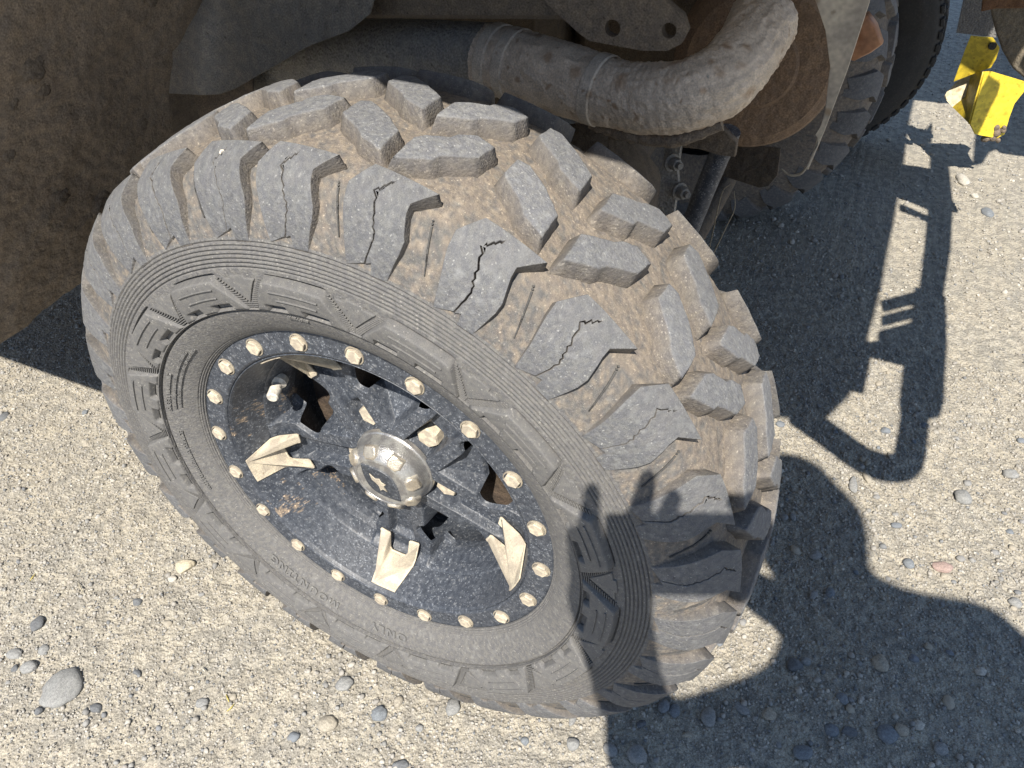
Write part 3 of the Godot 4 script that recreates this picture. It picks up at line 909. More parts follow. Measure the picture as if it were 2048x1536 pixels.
	for t in tones:
		for k in 6:
			var m := Mb.new()
			m.v = shapes[k].v.duplicate(); m.i = shapes[k].i.duplicate()
			var cc: Color = tones[t]
			for j in shapes[k].c.size(): m.c.append(Color(cc.r * shapes[k].c[j].r, cc.g * shapes[k].c[j].r, cc.b * shapes[k].c[j].r))
			meshes[t + str(k)] = m.mesh(M.rock)
	for k in 210:
		var x: float; var z: float
		if k < 130:
			x = rng.randf_range(-0.15, 1.0); z = rng.randf_range(-0.75, 0.25) - x * 0.25
		else:
			x = rng.randf_range(-0.75, 0.95); z = rng.randf_range(-1.2, 0.3)
		if absf(z + 0.12) < 0.2 and absf(x) < 0.2: continue
		var t: String = ["grey", "tan", "blue grey", "grey", "tan"][rng.randi() % 5]
		var s := 0.0040 + 0.0050 * pow(rng.randf(), 2.4)
		var o := put("pebble", meshes[t + str(rng.randi() % 6)], self, Vector3(x, ground_height(x, z) + s * 0.2, z))
		o.scale = Vector3(s * rng.randf_range(0.9, 1.5), s * rng.randf_range(0.5, 0.8), s)
		o.rotation.y = rng.randf() * TAU
		var zone := "in the sunlit gravel left of the tyre" if x < -0.25 else "in the shade under the truck" if z < -0.75 - 0.3 * x and x < 0.55 else "in the sunlit gravel beyond the head shadow" if z < -0.45 else "in or beside the shadow of the person" if x > 0.3 else "in the gravel below the tyre"
		tag(o, "small %s pebble, one of several %s" % [t, zone], "pebble", "small %s pebbles %s" % [t, zone])
	# grit: nobody could count it
	var kinds := [stone_mesh(401, 4, 0.9), stone_mesh(402, 4, 1.0), stone_mesh(403, 5, 0.5)]
	var gt := [Color(0.52, 0.495, 0.452), Color(0.47, 0.45, 0.418), Color(0.38, 0.378, 0.37), Color(0.26, 0.27, 0.285), Color(0.66, 0.63, 0.57), Color(0.44, 0.405, 0.355)]
	for kind in 3:
		var total: int = [80000, 80000, 15000][kind]
		var mm := MultiMesh.new()
		mm.transform_format = MultiMesh.TRANSFORM_3D; mm.use_colors = true
		mm.mesh = kinds[kind].mesh(M.rock)
		mm.instance_count = total
		for k in total:
			var x := rng.randf_range(-1.35, 1.15); var z: float
			if k % 4 == 0: z = rng.randf_range(-3.6, 0.45)
			else: z = rng.randf_range(-1.15, 0.42)
			var patch := 0.5 + 0.5 * rough_noise.get_noise_2d(x * 9.0, z * 9.0)
			var s := 0.0009 + 0.0017 * pow(rng.randf(), 2.8)
			if kind == 2: s = (0.0020 + 0.0030 * pow(rng.randf(), 2.2)) * lerpf(0.5, 1.1, smoothstep(0.3, 0.7, patch))
			if z < -1.3: s *= 1.5
			var turn := Basis(Vector3.UP, rng.randf() * TAU) * Basis(Vector3.RIGHT, rng.randf_range(-.5, .5))
			mm.set_instance_transform(k, Transform3D(turn.scaled_local(Vector3(s * rng.randf_range(0.8, 1.5), s * rng.randf_range(0.6, 1.1), s)), Vector3(x, ground_height(x, z) + s * 0.36, z)))
			var c: Color = gt[[0, 1, 0, 1, 5, 2, 0, 1, 4, 2, 3][rng.randi() % 11]] if kind == 2 else gt[[0, 0, 1, 1, 4, 5, 0, 0, 1, 2, 0, 1, 5, 3][rng.randi() % 14]]
			mm.set_instance_color(k, vary(c, 0.18))
		var mi := MultiMeshInstance3D.new()
		mi.multimesh = mm; mi.name = numbered("gravel", self)
		add_child(mi, true)
		mi.set_meta("kind", "stuff"); tag(mi, ["fine pale grit covering the dusty lot", "fine grey grit mixed into the dusty lot", "coarser gravel strewn over the dusty lot"][kind], "gravel")
	var straws := [[Vector3(-0.229, 0.003, 0.149), Vector3(-0.225, 0.006, 0.136), "y", "bent yellow straw at lower left, nearest the bottom edge"], [Vector3(-0.249, 0.003, 0.128), Vector3(-0.234, 0.005, 0.137), "y", "yellow leaf fragment just above the bent yellow straw"], [Vector3(-0.622, 0.003, 0.072), Vector3(-0.596, 0.005, 0.085), "p", "pale dry twig lying right of the dark round stone"], [Vector3(-0.705, 0.003, 0.103), Vector3(-0.708, 0.004, 0.089), "y", "short yellow straw near the left edge of the view"], [Vector3(-0.335, 0.003, 0.199), Vector3(-0.341, 0.004, 0.187), "p", "thin pale straw between the oval cobble and the yellow straw"], [Vector3(-0.313, 0.003, 0.109), Vector3(-0.303, 0.004, 0.112), "w", "tiny white leaf scrap on the bare dust"]]
	for q in straws:
		var b := Mb.new()
		var mid: Vector3 = (q[0] + q[1]) * 0.5 + Vector3(.002, .002, .001)
		sweep(b, [q[0] - mid, Vector3.ZERO, q[1] - mid], [0.0006, 0.0013, 0.0005], 5, 0.0, 1.0, {"y": Color(0.62, 0.52, 0.16), "p": Color(0.55, 0.50, 0.38), "w": Color(0.75, 0.72, 0.6)}[q[2]], 3)
		tag(obj("straw", b, M.rock, self, mid), q[3], "straw", "dry straws on the ground")

# ---------------------------------------------------------------- the truck around the wheel
const EARTH := Color(0.30, 0.255, 0.21)
const GREY := Color(0.56, 0.56, 0.55)

func plan_plate(called: String, outline: Array, y0: float, y1: float, mat: Material, col: Color, parent: Node, bev := 0.004) -> MeshInstance3D:
	# outline in (x, z), standing from y0 to y1
	var b := Mb.new()
	slab(b, outline, func(a, s, h): return Vector3(a, y0 + h, s), func(_q): return y1 - y0, 0.0, 0.0, bev, 0.0, 0.0, col, col, true, 0.05)
	return obj(called, b, mat, parent)

func make_truck() -> Node3D:
	var t := thing("pickup_truck", Vector3.ZERO, "muddy lifted pickup truck whose near front wheel fills the view", "truck")
	var tyre := make_tyre(t)
	make_wheel(t)
	# the other front wheel: the same tyre seen from its inner side
	var far: MeshInstance3D = MeshInstance3D.new()
	far.name = numbered("front_tyre", t); far.mesh = tyre.mesh
	t.add_child(far, true)
	far.position = Vector3(-0.02, HC, -1.76); far.rotation = Vector3(0, PI, 0.35)
	far.set_meta("label", "far front tyre standing in the shade under the truck")
	for c in tyre.get_children():
		if str(c.name).begins_with("tread_block") or str(c.name).begins_with("shoulder_lug"):
			var lug: MeshInstance3D = c.duplicate()
			far.add_child(lug, true)
	var fb := Mb.new()
	lathe(fb, v2([.236, -.19, .20, -.20, .19, -.10, .10, -.09, 0, -.09]), Vector3.ZERO, Vector3(0, 0, 1), 64, PAINT)
	var fr := obj("wheel_rim", fb, M.paint, t, Vector3(-0.02, HC, -1.76))
	fr.rotation.y = 0.0
	# body over the wheel wells
	plan_plate("body", v2([-3.2, -1.95, .80, -1.95, .801, -1.457, .815, -1.072, .823, -.429, .816, -.158, .815, -.062, .804, .012, .771, .101, .69, .13, -3.2, .13]), 1.25, 1.75, M.body, Color(0.55, 0.55, 0.56), t, 0.03)
	plan_plate("rocker_panel", v2([-3.2, -1.9, -.68, -1.9, -.68, .105, -3.2, .115]), 0.56, 1.24, M.mud, EARTH, t, 0.02)
	plan_plate("body_underside", v2([-.59, -1.9, .50, -1.9, .50, -1.15, .36, -1.02, -.59, -1.02]), 0.83, 1.24, M.mud, EARTH, t, 0.02)
	# mud-caked rear of the wheel well
	var wb := Mb.new()
	var lump := func(a: float, s: float) -> float: return 0.008 * rough_noise.get_noise_2d(a * 16, s * 16) + 0.0012 * noise.get_noise_2d(a * 130, s * 130) + 0.008 * maxf(0.0, rough_noise.get_noise_2d(a * 70 + 7, s * 70) - 0.36)
	var where := func(a: float, s: float, h: float) -> Vector3:
		var q: float = h + lump.call(a, s)
		return Vector3(-0.5 + (s - 0.70) * 0.45 + q * 0.91, s - q * 0.41, a)
	slab(wb, v2([.12, .60, .13, 1.2, -.42, 1.2, -.377, .873, -.375, .848, -.321, .797, -.316, .734, -.331, .681, -.352, .620, -.367, .567, -.287, .552, -.179, .515, -.135, .505, -.089, .495, -.044, .489, -.003, .490, .043, .496, .085, .510]), where, func(_q): return 0.006, 0.0, 0.0, 0.003, 0.009, 0.0006, EARTH * 1.35, EARTH * 1.5, true, 0.16)
	var well := obj("wheel_well_liner", wb, M.mud, t)
	well.set_meta("label", "mud-caked brown liner behind the wheel")
	for k in 16:
		var cl := stone_mesh(600 + k, 9, 0.3)
		var s := rng.randf_range(0.008, 0.02)
		for j in cl.v.size():
			var q := cl.v[j]
			cl.v[j] = Vector3(q.x * s * 0.35, q.y * s, q.z * s) * (1.0 + 0.6 * noise.get_noise_3dv(q * 2.2 + Vector3.ONE * k) + 0.25 * noise.get_noise_3dv(q * 8.0))
			cl.c[j] = Color(EARTH.r * cl.c[j].r, EARTH.g * cl.c[j].r, EARTH.b * cl.c[j].r)
		var yy := rng.randf_range(0.60, 0.93); var zz := rng.randf_range(-0.28, 0.05)
		put("mud_clod", cl.mesh(M.mud), well, where.call(zz, yy, 0.004))
	# pressed panel, frame rail and bracket in the roof of the wheel well
	frame_plate("inner_fender", v2([-.60, .690, -.469, .707, -.437, .719, -.284, .797, -.214, .824, -.176, .849, -.161, .888, -.15, 1.2, -.60, 1.2]), Vector3(0, 0, -.40), Vector3.RIGHT, Vector3.UP, 0.004, M.mud, GREY * 0.62, GREY * 0.5, t, 0.0015, 0.02, 0.0008, func(a, s): return -0.16 * maxf(0.0, s - (0.763 + (a + .54) * .178)) + 0.012 * rough_noise.get_noise_2d(a * 18, s * 18))
	var rail := Mb.new()
	box(rail, Vector3(-.62, .0, -.06), Vector3(.155, .16, .055), .006, EARTH * 1.0, Basis(Vector3(0, 0, 1), 0.09), Vector3(0, .844, -.50))
	obj("frame_rail", rail, M.mud, t)
	var br := v2([.02, .90, .048, .873, .090, .843, .103, .836, .167, .832, .197, .835, .212, .844, .218, .859, .211, .874, .195, .884, .169, .905])
	br = with_hole(br, Vector2(.197, .857), .0085)
	br = with_hole(br, Vector2(.131, .853), .0095)
	frame_plate("shackle_bracket", br, Vector3(0, 0, -.44), Vector3.RIGHT, Vector3.UP, 0.012, M.mud, EARTH * 1.1, EARTH * 0.6, t, 0.0002, 0.006, 0.0003)
	# exhaust pipe and its wrapped elbow
	var pb := Mb.new()
	sweep(pb, [Vector3(-.75, .632, -.62), Vector3(-.609, .668, -.60), Vector3(-.302, .734, -.56), Vector3(-.06, .767, -.52)], [.043, .046, .0485, .046], 40, 0.0012, 60, GREY * 1.0, 14)
	obj("exhaust_pipe", pb, M.steel, t)
	var db := Mb.new()
	var wrinkle := func(along: float, an: float) -> float:
		var f: float = smoothstep(0.14, 0.20, along) * (0.0003 + 0.0005 * rough_noise.get_noise_2d(along * 50.0, an * 4.0)) * sin(along * 640.0 + 1.5 * rough_noise.get_noise_2d(along * 12.0, an * 3.0))
		return f + 0.0016 * sin(along * 60.0 + 2.2 * sin(an * 2.0) + 4.0 * rough_noise.get_noise_2d(along * 30.0, an * 6.0)) * absf(rough_noise.get_noise_2d(along * 20.0 + 50.0, an * 4.0)) * 2.0 + 0.0012 * noise.get_noise_2d(along * 160.0, an * 5.0)
	sweep(db, [Vector3(-.078, .766, -.521), Vector3(.023, .762, -.50), Vector3(.128, .756, -.48), Vector3(.201, .767, -.47), Vector3(.248, .786, -.485), Vector3(.268, .811, -.53), Vector3(.270, .824, -.60)], [.046, .046, .041, .042, .042, .040, .043], 96, 0.0014, 40, Color(0.86, 0.745, 0.62), 34, wrinkle)
	var duct := obj("wrapped_duct", db, M.foil, t)
	duct.set_meta("label", "wrinkled foil-wrapped duct bending behind the tyre")
	for q in [[Vector3(-.070, .766, -.519), Vector3(-.050, .765, -.515), .0478], [Vector3(-.040, .765, -.513), Vector3(-.02, .764, -.509), .0478], [Vector3(.092, .7575, -.487), Vector3(.112, .756, -.483), .0452]]:
		var cb := Mb.new()
		lathe(cb, [Vector2(q[2] - .002, -.002), Vector2(q[2], 0), Vector2(q[2], .014), Vector2(q[2] - .002, .016)], q[0], q[1] - q[0], 48, Color(0.80, 0.73, 0.64), true)
		obj("hose_clamp", cb, M.foil, duct)
	var gb := Mb.new()
	sweep(gb, [Vector3(.09, .716, -.478), Vector3(.15, .711, -.472), Vector3(.21, .718, -.466), Vector3(.262, .742, -.472)], [.008, .010, .010, .007], 14, 0.004, 150, EARTH * 1.4, 12)
	obj("mud_ridge", gb, M.mud, duct)
	# drum behind the elbow
	var nb := Mb.new()
	lathe(nb, v2([.0, .02, .05, .02, .055, .012, .095, .010, .107, .0, .112, -.012, .112, -.18, 0, -.18]), Vector3(.262, .752, -.655), Vector3(.22, .20, 1), 72, Color(0.42, 0.30, 0.21))
	var drum := obj("exhaust_canister", nb, M.mud, t)
	drum.set_meta("label", "rusty brown drum where the wrapped duct ends")
	# hanging links behind the tyre
	frame_plate("hanger_strap", v2([-.012, .18, .010, .18, .012, .06, .016, .045, .017, -.04, -.006, -.05, -.011, .05]), Vector3(.193, .595, -.51), Vector3(.98, -.02, .2).normalized(), Vector3(.02, 1, -.1).normalized(), 0.006, M.steel, GREY * 1.1, GREY * 0.8, t, 0.001, 0.01)
	for q in [Vector3(.196, .668, -.503), Vector3(.210, .628, -.505)]:
		var hb := Mb.new()
		lathe(hb, v2([.012, 0, .012, .004, 0, .004]), q, Vector3(.75, .1, .6), 20, GREY * 0.7)
		hexagon(hb, q + Vector3(.75, .1, .6).normalized() * .004, Vector3(.75, .1, .6), .0085, .012, GREY * 0.8)
		lathe(hb, v2([.0045, 0, .0045, .022, 0, .022]), q, Vector3(.75, .1, .6), 12, GREY * 0.7)
		obj("hanger_bolt", hb, M.mud, t)
	var ub := Mb.new()
	sweep(ub, [Vector3(.258, .700, -.555), Vector3(.238, .623, -.565), Vector3(.214, .522, -.575), Vector3(.18, .40, -.60)], [.0145, .0145, .0145, .0145], 28, 0.0004, 50, Color(0.34, 0.35, 0.37), 10)
	obj("shock_absorber", ub, M.paint, t)
	frame_plate("skid_plate", v2([-.055, .035, .04, .042, .044, .0, .034, -.019, .020, -.024, -.041, -.015, -.052, -.004]), Vector3(.264, .556, -.75), Vector3.RIGHT, Vector3(0, 1, -.25).normalized(), 0.004, M.mud, EARTH * 0.5, EARTH * 0.7, t, 0.001, 0.02)
	frame_plate("cross_member", v2([.10, .700, .255, .716, .275, .700, .275, .680, .255, .679, .228, .683, .10, .676]), Vector3(0, 0, -.53), Vector3.RIGHT, Vector3.UP, 0.01, M.mud, EARTH, EARTH, t, 0.002, 0.03)
	# thin curved edge of the front apron, seen almost edge on
	frame_plate("front_apron", v2([.312, .892, .330, .861, .348, .829, .362, .789, .368, .734, .365, .680, .360, .654, .364, .653, .373, .707, .383, .786, .389, .861, .392, .95, .312, .95]), Vector3(0, 0, -.58), Vector3.RIGHT, Vector3.UP, 0.004, M.body, Color(0.62, 0.58, 0.51), Color(0.62, 0.58, 0.51), t, 0.001, 0.02, 0.0003)
	var ab := Mb.new()
	sweep(ab, [Vector3(.361, .655, -.579), Vector3(.355, .644, -.58), Vector3(.342, .640, -.58), Vector3(.329, .644, -.585)], [.0018, .0018, .0016, .0012], 8, 0, 1, Color(0.4, 0.37, 0.32), 6)
	obj("apron_lip", ab, M.body, t)
	frame_plate("marker_lamp", v2([.357, .698, .364, .737, .363, .761, .376, .766, .392, .751, .407, .726, .394, .712, .373, .697]), Vector3(0, 0, -.90), Vector3.RIGHT, Vector3.UP, 0.02, M.body, Color(0.50, 0.27, 0.16), Color(0.42, 0.22, 0.13), t, 0.004, 0.02)
	# axle and dark machinery between the wheels
	var xb := Mb.new()
	sweep(xb, [Vector3(-.03, HC, -.28), Vector3(-.03, HC, -.7), Vector3(-.03, HC, -1.2), Vector3(-.03, HC, -1.62)], [.045, .05, .05, .045], 24, 0.003, 40, EARTH * 0.8, 6)
	sweep(xb, [Vector3(.02, HC, -.62), Vector3(-.03, HC, -.75), Vector3(-.08, HC, -.88)], [.10, .16, .10], 24, 0.004, 40, EARTH * 0.8, 6)
	obj("axle_housing", xb, M.mud, t)
	var tb := Mb.new()
	sweep(tb, [Vector3(.17, .40, -.24), Vector3(.19, .41, -.9), Vector3(.17, .40, -1.55)], [.017, .017, .017], 16, 0.0006, 60, EARTH * 0.7, 8)
	obj("tie_rod", tb, M.mud, t)
	var eb := Mb.new()
	box(eb, Vector3(-.50, .52, -1.25), Vector3(-.12, .95, -.84), .03, EARTH * 0.8)
	box(eb, Vector3(-.11, .62, -1.22), Vector3(.24, .82, -.90), .03, EARTH * 0.8)
	obj("gearbox", eb, M.mud, t)
	frame_plate("splash_shield", v2([-.62, .42, -.56, .46, -.50, .70, -.62, .72]), Vector3(0, 0, -.60), Vector3(1, 0, -.2).normalized(), Vector3.UP, 0.004, M.mud, EARTH * 0.8, EARTH * 0.7, t, 0.001, 0.03)
	# front bumper, outside the view: its slotted ends and hoop throw the barred shadow
	var bc := Color(0.08, 0.08, 0.085)
	plan_plate("bumper_beam", v2([.846, -1.563, .879, -1.215, .884, -.988, .878, -.735, .831, -.735, .824, -1.119, .80, -1.60, .845, -1.60]), .88, .92, M.paint, bc, t, 0.004)
	plan_plate("bumper_wing", v2([.820, -.73, .884, -.73, .898, -.546, .901, -.345, .896, -.278, .876, -.262, .823, -.262, .823, -.423, .735, -.424, .743, -.453, .826, -.530]), .88, .92, M.paint, bc, t, 0.003)
	for q in [[0.746, -0.642, 0.820, -0.716, 0.825, -0.676, 0.754, -0.609], [0.755, -0.579, 0.825, -0.647, 0.827, -0.617, 0.758, -0.550], [0.757, -0.516, 0.825, -0.584, 0.825, -0.555, 0.759, -0.484], [0.744, -1.333, 0.813, -1.348, 0.815, -1.308, 0.768, -1.317], [0.748, -1.300, 0.773, -1.291, 0.815, -1.254, 0.816, -1.232, 0.748, -1.275], [0.747, -1.234, 0.819, -1.191, 0.820, -1.170, 0.746, -1.214], [0.745, -1.168, 0.823, -1.125, 0.826, -1.096, 0.745, -1.137]]:
		plan_plate("bumper_slat", v2(q), .886, .906, M.paint, bc, t, 0.001)
	plan_plate("bumper_wing", v2([0.924, -1.506, 0.947, -1.530, 0.967, -1.629, 0.984, -1.655, 0.999, -1.630, 1.066, -1.633, 1.179, -1.642, 1.250, -2.607, 0.971, -2.628, 0.93, -2.15]), .89, .91, M.paint, bc, t, 0.002)
	plan_plate("bumper_strut", v2([0.613, -1.683, 0.698, -1.690, 0.777, -1.665, 0.797, -1.62, 0.789, -1.80, 0.774, -1.718, 0.692, -1.761, 0.603, -1.768]), .885, .905, M.paint, bc, t, 0.002)
	var ob := Mb.new()
	sweep(ob, [Vector3(.64, .90, -.16), Vector3(.70, .90, -.125), Vector3(.78, .90, -.078), Vector3(.835, .90, -.083), Vector3(.855, .90, -.13), Vector3(.852, .90, -.28)], [.032, .032, .032, .030, .028, .028], 20, 0, 1, bc, 8)
	obj("bumper_hoop", ob, M.paint, t)
	var sb := Mb.new()
	box(sb, Vector3(.60, .86, -.40), Vector3(.66, 1.25, -.34), .006, bc)
	box(sb, Vector3(.62, .89, -.46), Vector3(.75, .915, -.28), .004, bc)
	obj("bumper_bracket", sb, M.paint, t)
	return t

# ---------------------------------------------------------------- things beyond the truck's nose
func facet(b: Mb, pts: Array, mid: Vector3, thick: float, col: Color) -> void:
	var n: Vector3 = (pts[1] - pts[0]).cross(pts[2] - pts[0]).normalized()
	var ex: Vector3 = (pts[1] - pts[0]).normalized(); var ey := n.cross(ex)
	var o := []
	for p in pts: o.append(Vector2((p - pts[0]).dot(ex), (p - pts[0]).dot(ey)))
	slab(b, o, func(a, s, h): return pts[0] + ex * a + ey * s + n * h - mid, func(_q): return thick * 0.5, -thick * 0.5, 0.0, thick * 0.3, 0.02, 0.0, col, col, true, 0.06)

func make_neighbours() -> void:
	var w := thing("car_wheel", Vector3(.17, 0, -2.2), "finely treaded dark tyre standing beyond the far front tyre", "wheel")
	var b := Mb.new()
	var prof := fine_profile(v2([.22, .09, .25, .105, .30, .108, .335, .095, .349, .075, .353, .04, .353, 0, .353, -.04, .349, -.075, .335, -.095, .30, -.108, .25, -.105, .22, -.09]), 3)
	lathe_smooth(b, prof, 120, RUB * 0.6)
	var ty := obj("tyre", b, M.rubber, w, Vector3(0, .35, 0))
	var tb := Mb.new()
	for k in 64:
		for row in 5:
			var an := TAU * (k + 0.5 * (row % 2)) / 64
			var z := -.072 + .036 * row
			box(tb, Vector3(.345, -.011, z - .014), Vector3(.361 if absf(z) < .05 else .356, .011, z + .014), .002, RUB * 0.7, Basis(Vector3(0, 0, 1), an))
	var tr := obj("tread_pattern", tb, M.rubber, ty)
	tr.set_meta("kind", "stuff")
	var rb := Mb.new()
	lathe(rb, v2([.222, .09, .205, .08, .20, .03, .06, .05, 0, .05]), Vector3.ZERO, Vector3(0, 0, 1), 48, Color(0.3, 0.3, 0.3))
	lathe(rb, v2([.222, -.09, .205, -.08, .20, 0, 0, 0]), Vector3.ZERO, Vector3(0, 0, 1), 48, Color(0.2, 0.2, 0.2))
	obj("rim", rb, M.steel, w, Vector3(0, .35, 0))
	# bent yellow bracket
	var mid := Vector3(.67, .21, -2.09)
	var y := thing("yellow_bracket", mid, "bent yellow steel bracket with bolt holes and a mud-caked corner", "bracket")
	var yc := Color(0.80, 0.62, 0.05)
	var P := {"c": Vector3(0.6496, 0.3218, -2.0559), "d": Vector3(0.6642, 0.3216, -2.0657), "e": Vector3(0.7581, 0.2874, -2.1202), "f": Vector3(0.7673, 0.2610, -2.1197), "g": Vector3(0.7528, 0.2301, -2.1022), "h": Vector3(0.7520, 0.1947, -2.0929), "h2": Vector3(0.7545, 0.1491, -2.0831), "i": Vector3(0.7384, 0.1400, -2.0699), "j": Vector3(0.6783, 0.1574, -2.0339), "k": Vector3(0.6567, 0.1863, -2.0266), "p": Vector3(0.6667, 0.2837, -2.0578), "b": Vector3(0.6296, 0.2839, -2.1618), "o": Vector3(0.6351, 0.2228, -2.1370), "l": Vector3(0.6088, 0.1877, -2.1306), "a": Vector3(0.5991, 0.2516, -2.1577), "n": Vector3(0.5815, 0.2223, -2.1512), "m": Vector3(0.5781, 0.2075, -2.1463)}
	for q in [["front_plate", ["c", "d", "e", "f", "g", "h", "h2", "i", "j", "k"], yc], ["side_plate", ["b", "c", "k", "o"], yc * 0.75], ["gusset", ["o", "k", "l"], yc * 0.55], ["flange", ["b", "o", "l", "m", "n", "a"], Color(0.74, 0.68, 0.52)]]:
		var fb := Mb.new()
		var pts := []
		for key in q[1]: pts.append(P[key])
		facet(fb, pts, mid, 0.007, q[2])
		obj(q[0], fb, M.yellow, y)
	for q in [[Vector3(0.6557, 0.2630, -2.0703), .009], [Vector3(0.6531, 0.2370, -2.0630), .006]]:
		var hb := Mb.new()
		lathe(hb, [Vector2(q[1], -.006), Vector2(q[1], .002), Vector2(q[1] * .72, .002), Vector2(q[1] * .72, -.004), Vector2(0, -.004)], q[0] - mid, Vector3(.5, .35, 1), 20, Color(0.12, 0.11, 0.08))
		obj("bolt_hole", hb, M.steel, y)
	var cb := Mb.new()
	for k in 14:
		var s := stone_mesh(800 + k, 6, 0.4)
		var f := b.v.size()
		var c := Vector3(0.733 + rng.randf_range(-.022, .020), 0.152 + rng.randf_range(-.018, .022), -2.070 + rng.randf_range(0, .004)) - mid
		var st := cb.v.size(); var r := rng.randf_range(.006, .013)
		for j in s.v.size(): cb.add(c + s.v[j] * r, EARTH * 1.1)
		for j in s.i: cb.i.append(st + j)
	obj("mud_cake", cb, M.mud, y)
	# upper yellow plate on the grey arm, with the mud flap before it
	var am := Vector3(.60, .42, -2.0)
	var a := thing("tow_arm", am, "grey steel arm with a yellow plate under it beside the far tyre", "arm")
	var ab := Mb.new()
	facet(ab, [Vector3(.528, .60, -1.95), Vector3(.540, .523, -1.95), Vector3(.547, .448, -1.95), Vector3(.641, .446, -1.95), Vector3(.612, .505, -1.95), Vector3(.578, .60, -1.95)], am, 0.03, Color(0.30, 0.31, 0.33))
	obj("arm", ab, M.steel, a)
	var upb := Mb.new()
	facet(upb, [Vector3(0.588, 0.265, -2.120), Vector3(0.590, 0.352, -2.120), Vector3(0.593, 0.392, -2.120), Vector3(0.648, 0.392, -2.120), Vector3(0.672, 0.368, -2.120), Vector3(0.673, 0.337, -2.120), Vector3(0.668, 0.314, -2.120), Vector3(0.627, 0.29, -2.120)], am, 0.006, yc * 0.75)
	obj("yellow_plate", upb, M.yellow, a)
	var ub := Mb.new()
	lathe(ub, v2([.010, -.004, .010, .004, 0, .004]), Vector3(.653, .372, -2.114) - am, Vector3(.2, .2, 1), 16, Color(0.05, 0.05, 0.04))
	obj("bolt_hole", ub, M.steel, a)
	var fm := Vector3(.64, .60, -1.5)
	var fl := thing("mud_flap", fm, "curved grey brown flap with a rusty top at the upper right corner", "flap")
	var flb := Mb.new()
	facet(flb, [Vector3(.554, .66, -1.5), Vector3(.561, .628, -1.5), Vector3(.576, .626, -1.5), Vector3(.598, .587, -1.5), Vector3(.624, .549, -1.5), Vector3(.654, .517, -1.5), Vector3(.70, .488, -1.5), Vector3(.80, .48, -1.5), Vector3(.80, .80, -1.5), Vector3(.56, .80, -1.5)], fm, 0.02, Color(0.30, 0.27, 0.22))
	obj("flap", flb, M.mud, fl)
	var rb2 := Mb.new()
	facet(rb2, [Vector3(.552, .66, -1.485), Vector3(.560, .624, -1.485), Vector3(.585, .632, -1.485), Vector3(.66, .64, -1.485), Vector3(.70, .70, -1.485), Vector3(.56, .75, -1.485)], fm, 0.012, Color(0.30, 0.17, 0.10))
	obj("rusty_edge", rb2, M.mud, fl)
	# a flat deck standing beyond the nose of the truck, outside the view: it shades the ground round the yellow bracket
	var dk := thing("flatbed_trailer", Vector3(1.6, 0, -3.2), "flat trailer deck parked beyond the nose of the truck, seen only by its shadow", "trailer")
	var dp := dk.position
	var deck := plan_plate("deck", v2([.60, -2.02, .55, -2.25, .732, -3.27, 1.2, -3.78, 1.4, -4.3, 2.4, -4.3, 2.4, -2.58, 1.26, -2.58, .99, -2.60, .95, -2.2, .90, -2.05, .80, -2.02]), .85, .88, M.steel, GREY * 0.5, dk, 0.004)
	deck.position = Vector3(-dp.x, 0, -dp.z)
	for q in [Vector3(1.45, 0, -2.75), Vector3(2.3, 0, -2.75), Vector3(1.45, 0, -4.2), Vector3(2.3, 0, -4.2)]:
		var lb := Mb.new()
		box(lb, Vector3(-.04, 0, -.04), Vector3(.04, .89, .04), .004, GREY * 0.5)
		obj("leg", lb, M.steel, dk, q - dp)
	# dry grass caught under the truck
	for q in [[Vector3(.232, .40, -.66), Vector3(.242, .50, -.63), Vector3(.252, .585, -.60), Vector3(.262, .602, -.60)], [Vector3(.236, .42, -.65), Vector3(.262, .52, -.62), Vector3(.272, .56, -.61), Vector3(.268, .59, -.605)]]:
		var gb := Mb.new()
		sweep(gb, [q[0] - q[1], Vector3.ZERO, q[2] - q[1], q[3] - q[1]], [.0009, .0008, .0007, .0004], 5, 0, 1, Color(0.5, 0.44, 0.33), 4)
		tag(obj("grass_stem", gb, M.rock, self, q[1]), ["left one of two thin dry grass stems in the dark behind the tyre", "right one of two thin dry grass stems in the dark behind the tyre"][0 if q[0].x < .234 else 1], "grass stem", "dry stems behind the tyre")
	# white droppings
	for q in [[surf(deg_to_rad(102.0), .205, .0150) + Vector3(0, HC, 0), .0055, "white splash stuck to a shoulder lug at the upper left of the tyre"], [Vector3(.243, .806, -.447), .006, "white flake on the wrapped duct below the drum"]]:
		var s := stone_mesh(900 + int(q[1] * 1e4), 8, 0.0)
		for j in s.v.size():
			s.v[j] = s.v[j] * Vector3(.45, .6, 1.3) * q[1] * 0.6 + Vector3(.002 * s.v[j].z * s.v[j].z, 0, 0)
			s.c[j] = Color(0.85, 0.84, 0.80)
		tag(obj("dropping", s, M.dusty, self, q[0]), q[2], "dropping")

